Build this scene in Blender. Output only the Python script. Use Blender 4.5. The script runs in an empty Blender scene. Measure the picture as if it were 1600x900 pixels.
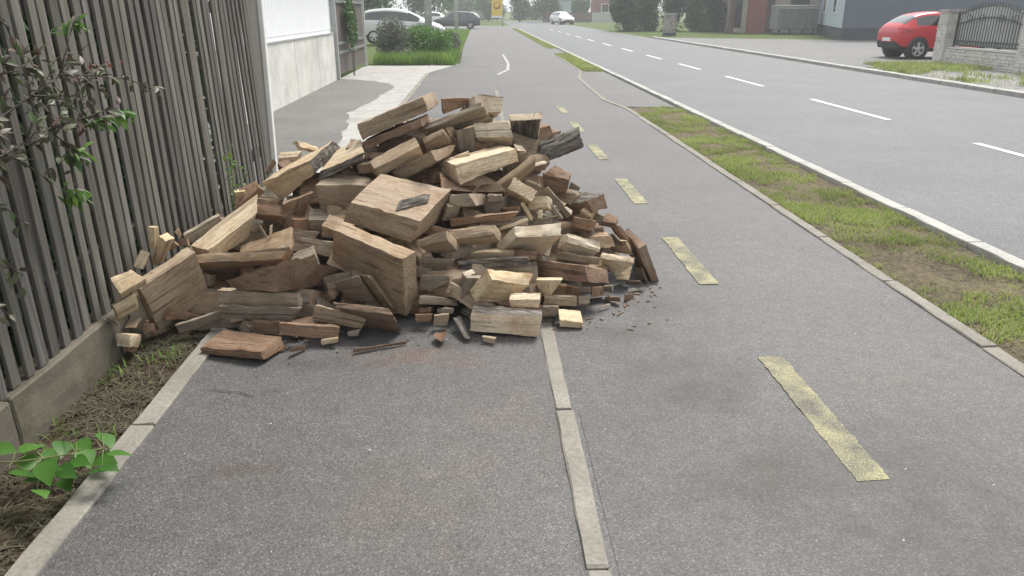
import bpy, bmesh, math, random
import numpy as np
from mathutils import Vector, Matrix, noise

rad = math.radians
scene = bpy.context.scene
col = scene.collection

# ------------------------------------------------------------------ camera
cam = bpy.data.cameras.new('camera')
cam.sensor_width = 36.0
cam.lens = 26.33
cam.clip_start = 0.05
cam.clip_end = 3000.0
camo = bpy.data.objects.new('camera', cam)
col.objects.link(camo)
camo.location = (0.0, 0.0, 1.6)
camo.rotation_euler = (rad(90 - 20.35), 0.0, rad(-2.386))
scene.camera = camo

# ------------------------------------------------------------------ sky, sun, exposure
SUN_AZ, SUN_EL = rad(32), rad(56)          # azimuth clockwise from +Y (ahead of the camera, to the right)
world = bpy.data.worlds.new('World')
scene.world = world
world.use_nodes = True
wn, wl = world.node_tree.nodes, world.node_tree.links
wn.clear()
w_out = wn.new('ShaderNodeOutputWorld')
w_bg = wn.new('ShaderNodeBackground')
w_sky = wn.new('ShaderNodeTexSky')
w_sky.sky_type = 'NISHITA'
w_sky.sun_disc = False
w_sky.sun_elevation = SUN_EL
w_sky.sun_rotation = SUN_AZ
w_sky.dust_density = 4.0
w_sky.air_density = 1.0
w_hs = wn.new('ShaderNodeHueSaturation')     # thin bright cloud cover: the sky is nearly white
w_hs.inputs['Saturation'].default_value = 0.16
w_hs.inputs['Value'].default_value = 1.0
w_mix = wn.new('ShaderNodeMixRGB')
w_mix.inputs[0].default_value = 0.42
w_mix.inputs[2].default_value = (10.5, 10.8, 11.0, 1)
wl.new(w_sky.outputs[0], w_hs.inputs['Color'])
wl.new(w_hs.outputs[0], w_mix.inputs[1])
wl.new(w_mix.outputs[0], w_bg.inputs['Color'])
w_bg.inputs['Strength'].default_value = 0.12
wl.new(w_bg.outputs[0], w_out.inputs['Surface'])

sun = bpy.data.lights.new('sun', 'SUN')
sun.energy = 3.2
sun.angle = rad(22)
sun.color = (1.0, 0.955, 0.89)
suno = bpy.data.objects.new('sun', sun)
col.objects.link(suno)
sd = Vector((math.sin(SUN_AZ) * math.cos(SUN_EL), math.cos(SUN_AZ) * math.cos(SUN_EL), math.sin(SUN_EL)))
suno.rotation_euler = sd.to_track_quat('Z', 'Y').to_euler()
suno.location = (0, 0, 30)

vs = scene.view_settings
vs.view_transform = 'Standard'
vs.look = 'None'
vs.gamma = 1.0
vs.use_curve_mapping = False
vs.exposure = 0.48
scene.cycles.use_denoising = True
scene.cycles.max_bounces = 6
scene.cycles.volume_bounces = 1
scene.cycles.transparent_max_bounces = 8

rng = random.Random(7)

# ------------------------------------------------------------------ helpers
def tag(o, label=None, cat=None, group=None, kind=None):
    if label: o['label'] = label
    if cat: o['category'] = cat
    if group: o['group'] = group
    if kind: o['kind'] = kind
    return o

def link(name, me, mats=(), parent=None):
    o = bpy.data.objects.new(name, me)
    col.objects.link(o)
    if parent is not None: o.parent = parent
    if me is not None:
        for m in (mats if isinstance(mats, (list, tuple)) else [mats]):
            if m is not None and m.name not in [x.name for x in me.materials if x]: me.materials.append(m)
    return o

def empty(name, loc, label, cat, group=None, rz=0.0):
    o = bpy.data.objects.new(name, None)
    o.empty_display_size = 0.1
    col.objects.link(o)
    o.location = loc
    o.rotation_euler = (0, 0, rz)
    return tag(o, label, cat, group)

def mesh_from(verts, faces, name='m', smooth=False):
    me = bpy.data.meshes.new(name)
    me.from_pydata([tuple(v) for v in verts], [], faces)
    if smooth:
        me.polygons.foreach_set('use_smooth', [True] * len(me.polygons))
    me.update()
    return me

class MB:
    """collects boxes, tubes, prisms in one mesh"""
    def __init__(s): s.v = []; s.f = []; s.mi = []; s.sm = []
    def add(s, vs_, fs_, mi=0, smooth=False):
        b = len(s.v); s.v += [tuple(v) for v in vs_]
        for f in fs_:
            s.f.append(tuple(b + i for i in f)); s.mi.append(mi); s.sm.append(smooth)
        return s
    def box(s, c, d, rz=0.0, mi=0, M=None):
        vs_ = []
        for i in (-.5, .5):
            for j in (-.5, .5):
                for k in (-.5, .5):
                    p = Vector((i * d[0], j * d[1], k * d[2]))
                    if M is not None: p = M @ p
                    elif rz: p = Matrix.Rotation(rz, 3, 'Z') @ p
                    vs_.append(p + Vector(c))
        return s.add(vs_, [(0, 1, 3, 2), (4, 6, 7, 5), (0, 4, 5, 1), (2, 3, 7, 6), (0, 2, 6, 4), (1, 5, 7, 3)], mi)
    def tube(s, pts, r, n=8, mi=0, cap=True):
        pts = [Vector(p) for p in pts]
        rs = r if isinstance(r, (list, tuple)) else [r] * len(pts)
        vs_, fs_ = [], []
        for i, p in enumerate(pts):
            d = (pts[min(i + 1, len(pts) - 1)] - pts[max(i - 1, 0)]).normalized()
            a = d.orthogonal().normalized() if abs(d.z) < .95 else d.cross(Vector((0, 1, 0))).normalized()
            if i and (a.dot(pa) < 0): a = -a
            if i: a = (pa - d * pa.dot(d)).normalized()
            pa = a
            b = d.cross(a)
            for k in range(n):
                t = 2 * math.pi * k / n
                vs_.append(p + a * math.cos(t) * rs[i] + b * math.sin(t) * rs[i])
        for i in range(len(pts) - 1):
            for k in range(n):
                fs_.append((i * n + k, i * n + (k + 1) % n, (i + 1) * n + (k + 1) % n, (i + 1) * n + k))
        if cap:
            fs_.append(tuple(range(n))[::-1]); fs_.append(tuple((len(pts) - 1) * n + k for k in range(n)))
        return s.add(vs_, fs_, mi, True)
    def prism(s, poly, z0, z1, mi=0):
        n = len(poly)
        vs_ = [(x, y, z0) for x, y in poly] + [(x, y, z1) for x, y in poly]
        fs_ = [tuple(range(n))[::-1], tuple(range(n, 2 * n))] + [(i, (i + 1) % n, n + (i + 1) % n, n + i) for i in range(n)]
        return s.add(vs_, fs_, mi)
    def mesh(s, name='m'):
        me = bpy.data.meshes.new(name)
        me.from_pydata(s.v, [], s.f)
        me.polygons.foreach_set('material_index', s.mi)
        me.polygons.foreach_set('use_smooth', s.sm)
        me.update()
        return me
    def build(s, name, mats, parent=None):
        o = link(name, s.mesh(name), None, parent)
        for m in (mats if isinstance(mats, (list, tuple)) else [mats]): o.data.materials.append(m)
        return o

def bevel(o, w=0.004, seg=1, ang=35):
    m = o.modifiers.new('b', 'BEVEL'); m.width = w; m.segments = seg; m.limit_method = 'ANGLE'; m.angle_limit = rad(ang)
    return o

# ------------------------------------------------------------------ material kit
def mat(name):
    m = bpy.data.materials.new(name); m.use_nodes = True
    nt = m.node_tree; b = nt.nodes['Principled BSDF']
    return m, nt, b
def nd(nt, typ, **kw):
    n = nt.nodes.new(typ)
    for k, v in kw.items():
        if k in n.inputs: n.inputs[k].default_value = v
        else: setattr(n, k, v)
    return n
def coords(nt, scale=(1, 1, 1), space='Object', rnd=False):
    t = nd(nt, 'ShaderNodeTexCoord'); mp = nd(nt, 'ShaderNodeMapping'); mp.inputs['Scale'].default_value = scale
    src = t.outputs[space]
    if rnd:
        oi = nd(nt, 'ShaderNodeObjectInfo'); mu = nd(nt, 'ShaderNodeVectorMath', operation='SCALE')
        cx = nd(nt, 'ShaderNodeCombineXYZ')
        for i in range(3): nt.links.new(oi.outputs['Random'], cx.inputs[i])
        nt.links.new(cx.outputs[0], mu.inputs[0]); mu.inputs['Scale'].default_value = 37.0
        ad = nd(nt, 'ShaderNodeVectorMath', operation='ADD')
        nt.links.new(src, ad.inputs[0]); nt.links.new(mu.outputs[0], ad.inputs[1]); src = ad.outputs[0]
    nt.links.new(src, mp.inputs['Vector'])
    return mp.outputs[0]
def noise_n(nt, vec, scale, detail=4, rough=0.55, dist=0.0):
    n = nd(nt, 'ShaderNodeTexNoise'); n.inputs['Scale'].default_value = scale; n.inputs['Detail'].default_value = detail
    n.inputs['Roughness'].default_value = rough; n.inputs['Distortion'].default_value = dist
    nt.links.new(vec, n.inputs['Vector']); return n.outputs[0]
def ramp(nt, fac, stops):
    r = nd(nt, 'ShaderNodeValToRGB'); e = r.color_ramp.elements
    while len(e) < len(stops): e.new(0.5)
    for i, (p, c) in enumerate(stops):
        e[i].position = p; e[i].color = (c[0], c[1], c[2], 1) if hasattr(c, '__len__') else (c, c, c, 1)
    nt.links.new(fac, r.inputs[0]); return r.outputs[0]
def mix(nt, fac, a, b, mode='MIX'):
    m = nd(nt, 'ShaderNodeMixRGB', blend_type=mode)
    for i, x in ((0, fac), (1, a), (2, b)):
        if hasattr(x, 'is_output') or isinstance(x, bpy.types.NodeSocket): nt.links.new(x, m.inputs[i])
        elif i == 0: m.inputs[0].default_value = x
        else: m.inputs[i].default_value = (x[0], x[1], x[2], 1) if hasattr(x, '__len__') else (x, x, x, 1)
    return m.outputs[0]
def bump(nt, b, h, strength=0.4, dist=0.01):
    n = nd(nt, 'ShaderNodeBump'); n.inputs['Strength'].default_value = strength; n.inputs['Distance'].default_value = dist
    nt.links.new(h, n.inputs['Height']); nt.links.new(n.outputs[0], b.inputs['Normal'])
def setc(nt, b, c, rough=0.8, spec=0.3):
    if isinstance(c, bpy.types.NodeSocket): nt.links.new(c, b.inputs['Base Color'])
    else: b.inputs['Base Color'].default_value = (c[0], c[1], c[2], 1)
    b.inputs['Roughness'].default_value = rough
    b.inputs['Specular IOR Level'].default_value = spec
def plain(name, c, rough=0.6, spec=0.4, metal=0.0, var=0.15, scale=6.0, rnd=True, bmp=0.0):
    m, nt, b = mat(name)
    v = coords(nt, rnd=rnd)
    n = noise_n(nt, v, scale, 5, 0.6)
    cc = ramp(nt, n, [(0.25, [x * (1 - var) for x in c]), (0.75, [min(1, x * (1 + var)) for x in c])])
    setc(nt, b, cc, rough, spec); b.inputs['Metallic'].default_value = metal
    if bmp: bump(nt, b, noise_n(nt, v, scale * 8, 4, 0.6), 0.5, bmp)
    return m

def asphalt_mat(name, lo, hi, tint=(1, 1, 1), grain=150.0, stains=(), rough=0.66, fine=1.0, patch=None):
    m, nt, b = mat(name)
    v = coords(nt)
    vo = nd(nt, 'ShaderNodeTexVoronoi', feature='F1'); vo.inputs['Scale'].default_value = grain
    nt.links.new(v, vo.inputs['Vector'])
    sp = nd(nt, 'ShaderNodeSeparateColor'); nt.links.new(vo.outputs['Color'], sp.inputs[0])
    big = noise_n(nt, v, 0.7, 5, 0.6)
    mid = noise_n(nt, v, 9.0, 5, 0.7)
    st = ramp(nt, sp.outputs[0], [(0.0, lo * 0.75), (0.55, (lo + hi) / 2), (0.9, hi), (1.0, hi * 1.6)])
    bb = ramp(nt, big, [(0.3, 0.82), (0.7, 1.14)])
    mm = ramp(nt, mid, [(0.3, 0.84), (0.7, 1.14)])
    c = mix(nt, 1.0, mix(nt, 1.0, st, bb, 'MULTIPLY'), mm, 'MULTIPLY')
    c = mix(nt, 1.0, c, tint, 'MULTIPLY')
    for (x, y, rx, ry, colr, amt) in stains:      # earth and rust marks trodden into the surface
        mp = nd(nt, 'ShaderNodeMapping'); t = nd(nt, 'ShaderNodeTexCoord')
        mp.inputs['Location'].default_value = (-x / rx, -y / ry, 0); mp.inputs['Scale'].default_value = (1 / rx, 1 / ry, 0)
        nt.links.new(t.outputs['Object'], mp.inputs['Vector'])
        dn = nd(nt, 'ShaderNodeVectorMath', operation='LENGTH')
        nz = nd(nt, 'ShaderNodeTexNoise'); nz.inputs['Scale'].default_value = 6.0; nz.inputs['Detail'].default_value = 6
        nt.links.new(t.outputs['Object'], nz.inputs['Vector'])
        nt.links.new(mp.outputs[0], dn.inputs[0])
        ad = nd(nt, 'ShaderNodeMath', operation='MULTIPLY_ADD'); ad.inputs[1].default_value = 1.9
        nt.links.new(nz.outputs[0], ad.inputs[0]); nt.links.new(dn.outputs['Value'], ad.inputs[2])
        f = ramp(nt, ad.outputs[0], [(0.55, amt), (1.0, 0.0)])
        mr = nd(nt, 'ShaderNodeMapRange'); mr.inputs[1].default_value = 0.9; mr.inputs[2].default_value = 1.9
        mr.inputs[3].default_value = amt; mr.inputs[4].default_value = 0.0
        nt.links.new(ad.outputs[0], mr.inputs[0])
        c = mix(nt, mr.outputs[0], c, mix(nt, 1.0, c, colr, 'MULTIPLY'))
    setc(nt, b, c, rough, 0.5)
    h = mix(nt, 0.5, vo.outputs['Distance'], noise_n(nt, v, grain * 0.5, 3, 0.7))
    bump(nt, b, h, 0.45 * fine, 0.004 * fine)
    return m

M = {}
M['foot_asphalt'] = asphalt_mat('foot_asphalt', 0.062, 0.104, (1.0, 0.966, 0.955), 190, [
    (-0.95, 2.42, 0.22, 0.09, (0.85, 0.66, 0.5), 0.95), (-0.25, 2.2, 0.5, 0.5, (1.12, 0.98, 0.84), 0.8),
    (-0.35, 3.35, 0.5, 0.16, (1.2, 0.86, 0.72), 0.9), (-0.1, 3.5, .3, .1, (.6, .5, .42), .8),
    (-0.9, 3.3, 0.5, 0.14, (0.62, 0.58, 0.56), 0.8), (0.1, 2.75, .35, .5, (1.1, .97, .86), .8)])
M['cycle_asphalt'] = asphalt_mat('cycle_asphalt', 0.062, 0.106, (1.0, 0.968, 0.96), 190, [
    (0.95, 3.0, 0.5, 0.5, (0.50, 0.43, 0.37), 0.8), (1.05, 2.25, 0.4, 0.35, (0.50, 0.42, 0.34), 0.8),
    (0.75, 3.6, 0.35, 0.2, (0.50, 0.44, 0.38), 0.8), (1.55, 2.3, .3, .5, (.62, .55, .46), .55), (1.0, 3.95, .5, .2, (.62, .57, .52), .8), (1.9, 3.0, 0.7, 0.25, (1.12, 1.0, 0.92), 0.7)])
M['patch_asphalt'] = asphalt_mat('patch_asphalt', 0.059, 0.101, (1.0, 0.963, 0.952), 190, [
    (1.05, 2.25, 0.4, 0.35, (0.50, 0.42, 0.34), 0.8), (1.55, 2.3, .3, .5, (.62, .55, .46), .55), (1.5, 1.9, .5, .3, (.6, .52, .43), .55)])
M['crack'] = plain('crack', (0.038, 0.035, 0.033), 0.95, 0.1, var=0.3, scale=30)
M['road_asphalt'] = asphalt_mat('road_asphalt', 0.062, 0.10, (0.90, 1.0, 1.03), 90, (), 0.62, 0.4)
M['yard_asphalt'] = asphalt_mat('yard_asphalt', 0.085, 0.14, (1.0, 0.99, 0.98), 30, (), 0.75, 0.5)
M['apron_dark'] = asphalt_mat('apron_dark', 0.10, 0.155, (1.0, 0.97, 0.91), 130, [(-2.6, 9.0, 1.2, 1.5, (0.75, 0.72, 0.7), 0.7)], 0.8, 0.6)

def concrete(name, c, scale=1.0, dirt=0.35, stain=(0.6, 0.5, 0.38)):
    m, nt, b = mat(name)
    v = coords(nt, rnd=True)
    n1 = noise_n(nt, v, 3.5 * scale, 6, 0.65); n2 = noise_n(nt, v, 60 * scale, 4, 0.7)
    a = ramp(nt, n1, [(0.3, [x * 0.78 for x in c]), (0.7, [min(1, x * 1.12) for x in c])])
    a = mix(nt, 1.0, a, ramp(nt, n2, [(0.3, 0.75), (0.65, 1.1)]), 'MULTIPLY')
    n3 = noise_n(nt, v, 1.6 * scale, 6, 0.7)
    a = mix(nt, ramp(nt, n3, [(0.5, 0.0), (0.72, dirt)]), a, mix(nt, 1.0, a, stain, 'MULTIPLY'))
    setc(nt, b, a, 0.88, 0.2); bump(nt, b, n2, 0.5, 0.004)
    return m
M['edging'] = concrete('edging', (0.25, 0.235, 0.205))
M['kerb'] = concrete('kerb', (0.41, 0.405, 0.38), 1.0, 0.25)
M['plinth'] = concrete('plinth', (0.155, 0.138, 0.108), 1.6, 0.95, (0.50, 0.58, 0.34))
M['apron'] = concrete('apron', (0.37, 0.365, 0.345), 0.8, 0.2)
M['house_plinth'] = concrete('house_plinth', (0.66, 0.65, 0.61), 0.5, 0.3)
M['house_wall'] = plain('house_wall', (0.80, 0.82, 0.83), 0.8, 0.2, var=0.03, scale=2)
M['white_paint'] = plain('white_paint', (0.75, 0.75, 0.72), 0.5, 0.4, var=0.06, scale=9)
def paint_mat(name, c, wear_lo, wear_hi, under):
    m, nt, b = mat(name)
    v = coords(nt)
    w = noise_n(nt, v, 150, 5, 0.75); w2 = noise_n(nt, v, 6, 4, 0.6)
    s = mix(nt, 0.35, w, w2)
    f = ramp(nt, s, [(wear_lo, 0.0), (wear_hi, 1.0)])
    vo = nd(nt, 'ShaderNodeTexVoronoi'); vo.inputs['Scale'].default_value = 105; nt.links.new(v, vo.inputs['Vector'])
    u = mix(nt, 0.6, under, vo.outputs['Color'], 'MULTIPLY')
    cc = mix(nt, 1.0, c, ramp(nt, w, [(0.2, 0.8), (0.8, 1.1)]), 'MULTIPLY')
    setc(nt, b, mix(nt, f, under, cc), 0.75, 0.3)
    bump(nt, b, vo.outputs['Distance'], 0.5, 0.005)
    return m
M['yellow_paint'] = paint_mat('yellow_paint', (0.42, 0.395, 0.215), 0.44, 0.60, (0.095, 0.09, 0.082))
M['road_paint'] = paint_mat('road_paint', (0.72, 0.72, 0.70), 0.30, 0.44, (0.16, 0.16, 0.16))

def soil_mat(name, a, c2, gr):
    m, nt, b = mat(name)
    v = coords(nt)
    n1 = noise_n(nt, v, 2.3, 6, 0.65); n2 = noise_n(nt, v, 40, 5, 0.7)
    c = ramp(nt, n2, [(0.25, [x * 0.55 for x in a]), (0.6, a), (0.85, c2)])
    c = mix(nt, ramp(nt, n1, [(0.4, 0.0), (0.62, 0.85)]), c, gr)
    c = mix(nt, 1.0, c, ramp(nt, n2, [(0.3, 0.7), (0.7, 1.2)]), 'MULTIPLY')
    setc(nt, b, c, 0.95, 0.1); bump(nt, b, n2, 0.9, 0.03)
    return m
M['soil'] = soil_mat('soil', (0.085, 0.062, 0.043), (0.15, 0.12, 0.085), (0.08, 0.07, 0.042))
M['verge_soil'] = soil_mat('verge_soil', (0.165, 0.135, 0.095), (0.28, 0.245, 0.18), (0.19, 0.165, 0.10))
M['field'] = soil_mat('field', (0.09, 0.12, 0.04), (0.13, 0.16, 0.06), (0.10, 0.14, 0.04))
M['gravel'] = asphalt_mat('gravel', 0.12, 0.26, (1.0, 0.98, 0.93), 16, (), 0.9, 1.5)

def leaf_mat(name, cols, rough=0.5, trans=0.25, spec=0.4, shaded=None):
    m, nt, b = mat(name)
    g = nd(nt, 'ShaderNodeNewGeometry')
    oi = nd(nt, 'ShaderNodeObjectInfo')
    add = nd(nt, 'ShaderNodeMath', operation='ADD'); fr = nd(nt, 'ShaderNodeMath', operation='FRACT')
    nt.links.new(g.outputs['Random Per Island'], add.inputs[0]); nt.links.new(oi.outputs['Random'], add.inputs[1])
    nt.links.new(add.outputs[0], fr.inputs[0])
    n = len(cols)
    c = ramp(nt, fr.outputs[0], [(i / max(1, n - 1), k) for i, k in enumerate(cols)])
    big = noise_n(nt, coords(nt), 1.3, 3, 0.5)
    c = mix(nt, 1.0, c, ramp(nt, big, [(0.3, 0.7), (0.7, 1.25)]), 'MULTIPLY')
    setc(nt, b, c, rough, spec)
    if trans:
        tr = nd(nt, 'ShaderNodeBsdfTranslucent'); nt.links.new(c, tr.inputs[0])
        ms = nd(nt, 'ShaderNodeMixShader'); ms.inputs[0].default_value = trans
        nt.links.new(b.outputs[0], ms.inputs[1]); nt.links.new(tr.outputs[0], ms.inputs[2])
        nt.links.new(ms.outputs[0], nt.nodes['Material Output'].inputs['Surface'])
    return m
M['grass'] = leaf_mat('grass', [(0.18, 0.26, 0.045), (0.28, 0.38, 0.075), (0.36, 0.41, 0.14), (0.40, 0.36, 0.21), (0.22, 0.36, 0.06)], 0.7, 0.35)
M['clippings'] = leaf_mat('clippings', [(0.055, 0.05, 0.032), (0.10, 0.09, 0.055), (0.155, 0.13, 0.09), (0.075, 0.08, 0.038), (0.07, 0.052, 0.036)], 0.8, 0.2)
M['lawn'] = leaf_mat('lawn', [(0.11, 0.20, 0.03), (0.17, 0.29, 0.05), (0.22, 0.33, 0.07)], 0.7, 0.3)
M['shrub_dark'] = leaf_mat('shrub_dark', [(0.075, 0.062, 0.05), (0.12, 0.075, 0.062), (0.075, 0.11, 0.05), (0.15, 0.125, 0.10), (0.08, 0.13, 0.045)], 0.48, 0.2, 0.4)
M['shrub_green'] = leaf_mat('shrub_green', [(0.06, 0.15, 0.03), (0.10, 0.22, 0.04), (0.16, 0.27, 0.05)], 0.45, 0.35)
M['shrub_red'] = leaf_mat('shrub_red', [(0.28, 0.06, 0.05), (0.2, 0.05, 0.04)], 0.4, 0.3)
M['vine'] = leaf_mat('vine', [(0.035, 0.11, 0.015), (0.06, 0.17, 0.025), (0.11, 0.25, 0.045)], 0.42, 0.4)
M['hedge'] = leaf_mat('hedge', [(0.03, 0.075, 0.022), (0.045, 0.105, 0.028), (0.06, 0.13, 0.04)], 0.55, 0.2)
M['tree_green'] = leaf_mat('tree_green', [(0.045, 0.10, 0.025), (0.07, 0.145, 0.035), (0.10, 0.18, 0.05)], 0.55, 0.25)
M['lavender'] = leaf_mat('lavender', [(0.15, 0.18, 0.13), (0.22, 0.18, 0.23), (0.13, 0.19, 0.09), (0.18, 0.22, 0.13)], 0.7, 0.2)
M['twig'] = plain('twig', (0.05, 0.038, 0.032), 0.7, 0.3, var=0.3, scale=40)
M['twig_green'] = plain('twig_green', (0.16, 0.17, 0.07), 0.6, 0.3, var=0.2, scale=40)
M['trunk'] = plain('trunk', (0.09, 0.07, 0.055), 0.9, 0.1, var=0.3, scale=9, bmp=0.01)

def wood_mat(name, end=False):
    m, nt, b = mat(name)
    oi = nd(nt, 'ShaderNodeObjectInfo')
    v = coords(nt, (2.2, 30, 30), rnd=True)
    v1 = coords(nt, (1, 1, 1), rnd=True)
    g1 = noise_n(nt, v, 1.0, 6, 0.65, 0.6)
    g2 = noise_n(nt, coords(nt, (4, 140, 140), rnd=True), 1.0, 3, 0.6, 0.2)
    bl = noise_n(nt, v1, 7, 5, 0.65)
    dk = noise_n(nt, v1, 19, 5, 0.7)
    if end:
        w = nd(nt, 'ShaderNodeTexWave', wave_type='RINGS', rings_direction='X'); w.inputs['Scale'].default_value = 14
        w.inputs['Distortion'].default_value = 3.5; w.inputs['Detail'].default_value = 3
        mp = coords(nt, (1, 1, 1.4), rnd=False)
        off = nd(nt, 'ShaderNodeVectorMath', operation='ADD'); off.inputs[1].default_value = (0, 0.09, 0.07)
        nt.links.new(mp, off.inputs[0]); nt.links.new(off.outputs[0], w.inputs['Vector'])
        gg = mix(nt, 0.35, g2, w.outputs['Fac'])
        gv = ramp(nt, gg, [(0.2, 0.78), (0.75, 1.14)])
    else:
        gv = ramp(nt, g1, [(0.22, 0.55), (0.5, 0.95), (0.8, 1.24)])
        gv = mix(nt, 1.0, gv, ramp(nt, g2, [(0.25, 0.80), (0.7, 1.1)]), 'MULTIPLY')
    c = mix(nt, 1.0, oi.outputs['Color'], gv, 'MULTIPLY')
    ck = noise_n(nt, coords(nt, (1.6, 48, 48), rnd=True), 1.0, 3, 0.5, 0.3)
    c = mix(nt, 1.0, c, ramp(nt, ck, [(0.33, 0.52), (0.39, 1.0)]), 'MULTIPLY')
    sp_ = noise_n(nt, coords(nt, (30, 160, 160), rnd=True), 1.0, 2, 0.6)
    c = mix(nt, 1.0, c, ramp(nt, sp_, [(0.3, 0.80), (0.65, 1.12)]), 'MULTIPLY')
    # brown stain and grey weathering in blotches
    c = mix(nt, ramp(nt, bl, [(0.48, 0.0), (0.72, 0.7)]), c, mix(nt, 1.0, c, (0.62, 0.47, 0.36), 'MULTIPLY'))
    c = mix(nt, ramp(nt, dk, [(0.58, 0.0), (0.75, 0.75)]), c, mix(nt, 1.0, c, (0.42, 0.36, 0.32), 'MULTIPLY'))
    pale = noise_n(nt, v1, 4.0, 3, 0.5)
    c = mix(nt, ramp(nt, pale, [(0.55, 0.0), (0.75, 0.45)]), c, mix(nt, 0.5, c, (0.52, 0.44, 0.32)))
    setc(nt, b, c, 0.85, 0.15)
    bump(nt, b, mix(nt, 0.5, g1, g2), 0.6, 0.006)
    return m
M['wood'] = wood_mat('wood')
M['wood_end'] = wood_mat('wood_end', True)
def bark_mat():
    m, nt, b = mat('bark')
    v = coords(nt, (5, 26, 26), rnd=True)
    n = noise_n(nt, v, 1.2, 6, 0.7, 0.8)
    f = noise_n(nt, coords(nt, (1, 1, 1), rnd=True), 60, 4, 0.7)
    c = ramp(nt, n, [(0.3, (0.03, 0.026, 0.023)), (0.47, (0.11, 0.098, 0.086)), (0.66, (0.29, 0.265, 0.235))])
    c = mix(nt, ramp(nt, f, [(0.55, 0), (0.7, 0.6)]), c, (0.24, 0.23, 0.21))
    setc(nt, b, c, 0.95, 0.1); bump(nt, b, n, 1.0, 0.02)
    return m
M['bark'] = bark_mat()
def slat_mat():
    m, nt, b = mat('slat_wood')
    oi = nd(nt, 'ShaderNodeObjectInfo')
    v = coords(nt, (60, 60, 2.0), rnd=True); n = noise_n(nt, v, 1.0, 6, 0.7, 0.4)
    l = noise_n(nt, coords(nt, rnd=True), 9, 5, 0.7)
    c = ramp(nt, n, [(0.25, (0.062, 0.058, 0.053)), (0.5, (0.142, 0.135, 0.124)), (0.78, (0.232, 0.223, 0.208))])
    c = mix(nt, ramp(nt, l, [(0.55, 0), (0.75, 0.6)]), c, (0.15, 0.15, 0.10))
    c = mix(nt, 1.0, c, oi.outputs['Color'], 'MULTIPLY')
    setc(nt, b, c, 0.9, 0.15); bump(nt, b, n, 0.7, 0.004)
    return m
M['slat'] = slat_mat()
M['iron'] = plain('iron', (0.055, 0.057, 0.06), 0.5, 0.4, var=0.2, scale=20)
M['pale_stone'] = concrete('pale_stone', (0.64, 0.63, 0.60), 2.5, 0.5)
M['slate_wall'] = plain('slate_wall', (0.115, 0.145, 0.175), 0.8, 0.2, var=0.06, scale=1.5)
M['pale_wall'] = plain('pale_wall', (0.42, 0.48, 0.53), 0.8, 0.2, var=0.05, scale=1.5)
M['dark_base'] = plain('dark_base', (0.07, 0.08, 0.09), 0.8, 0.2, var=0.1, scale=2)
M['red_wall'] = plain('red_wall', (0.28, 0.10, 0.085), 0.85, 0.2, var=0.1, scale=2)
M['brown_wall'] = plain('brown_wall', (0.13, 0.085, 0.075), 0.85, 0.2, var=0.15, scale=2)
M['beige_wall'] = plain('beige_wall', (0.45, 0.42, 0.37), 0.85, 0.2, var=0.08, scale=2)
M['tile_roof'] = plain('tile_roof', (0.20, 0.11, 0.085), 0.85, 0.2, var=0.2, scale=3)
M['grey_metal'] = plain('grey_metal', (0.17, 0.19, 0.185), 0.6, 0.4, var=0.12, scale=3)
M['galv'] = plain('galv', (0.42, 0.43, 0.42), 0.55, 0.4, 0.3, var=0.1, scale=6)
M['pole'] = concrete('pole', (0.52, 0.53, 0.53), 1.0, 0.15)
M['gate_brown'] = plain('gate_brown', (0.115, 0.10, 0.088), 0.75, 0.3, var=0.12, scale=4)
M['sign_yellow'] = plain('sign_yellow', (0.70, 0.50, 0.06), 0.5, 0.4, var=0.04)
M['sign_white'] = plain('sign_white', (0.72, 0.72, 0.70), 0.5, 0.4, var=0.04)
M['sign_red'] = plain('sign_red', (0.5, 0.10, 0.05), 0.5, 0.4, var=0.04)
M['leaf_dry'] = leaf_mat('leaf_dry', [(0.16, 0.085, 0.05), (0.20, 0.11, 0.06)], 0.7, 0.15)
M['stone_grey'] = plain('stone_grey', (0.28, 0.26, 0.25), 0.9, 0.2, var=0.45, scale=5, bmp=0.02)
def paintcar(name, c):
    m, nt, b = mat(name); setc(nt, b, c, 0.28, 0.5)
    b.inputs['Coat Weight'].default_value = 0.35; b.inputs['Coat Roughness'].default_value = 0.06
    n = noise_n(nt, coords(nt), 3, 4, 0.6); bump(nt, b, n, 0.02, 0.01)
    return m
M['car_red'] = paintcar('car_red', (0.50, 0.010, 0.022))
M['car_silver'] = paintcar('car_silver', (0.55, 0.56, 0.58))
M['car_grey'] = paintcar('car_grey', (0.07, 0.085, 0.10))
M['car_white'] = paintcar('car_white', (0.75, 0.75, 0.74))
def glass_mat():
    m, nt, b = mat('car_glass'); setc(nt, b, (0.018, 0.021, 0.024), 0.05, 0.9)
    n = noise_n(nt, coords(nt), 2, 3, 0.5); bump(nt, b, n, 0.02, 0.01)
    b.inputs['Coat Weight'].default_value = 0.5; b.inputs['Coat Roughness'].default_value = 0.03
    return m
M['glass'] = glass_mat()
M['rubber'] = plain('rubber', (0.022, 0.022, 0.022), 0.8, 0.2, var=0.2, scale=12)
M['alloy'] = plain('alloy', (0.55, 0.56, 0.57), 0.35, 0.5, 0.6, var=0.05)
M['black_plastic'] = plain('black_plastic', (0.03, 0.03, 0.032), 0.6, 0.3, var=0.15, scale=10)
M['lamp_red'] = plain('lamp_red', (0.35, 0.01, 0.015), 0.2, 0.6, var=0.1, scale=20)
M['lamp_clear'] = plain('lamp_clear', (0.7, 0.7, 0.72), 0.15, 0.7, var=0.1, scale=20)
M['plate'] = plain('plate', (0.75, 0.75, 0.74), 0.5, 0.4, var=0.05)

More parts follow.
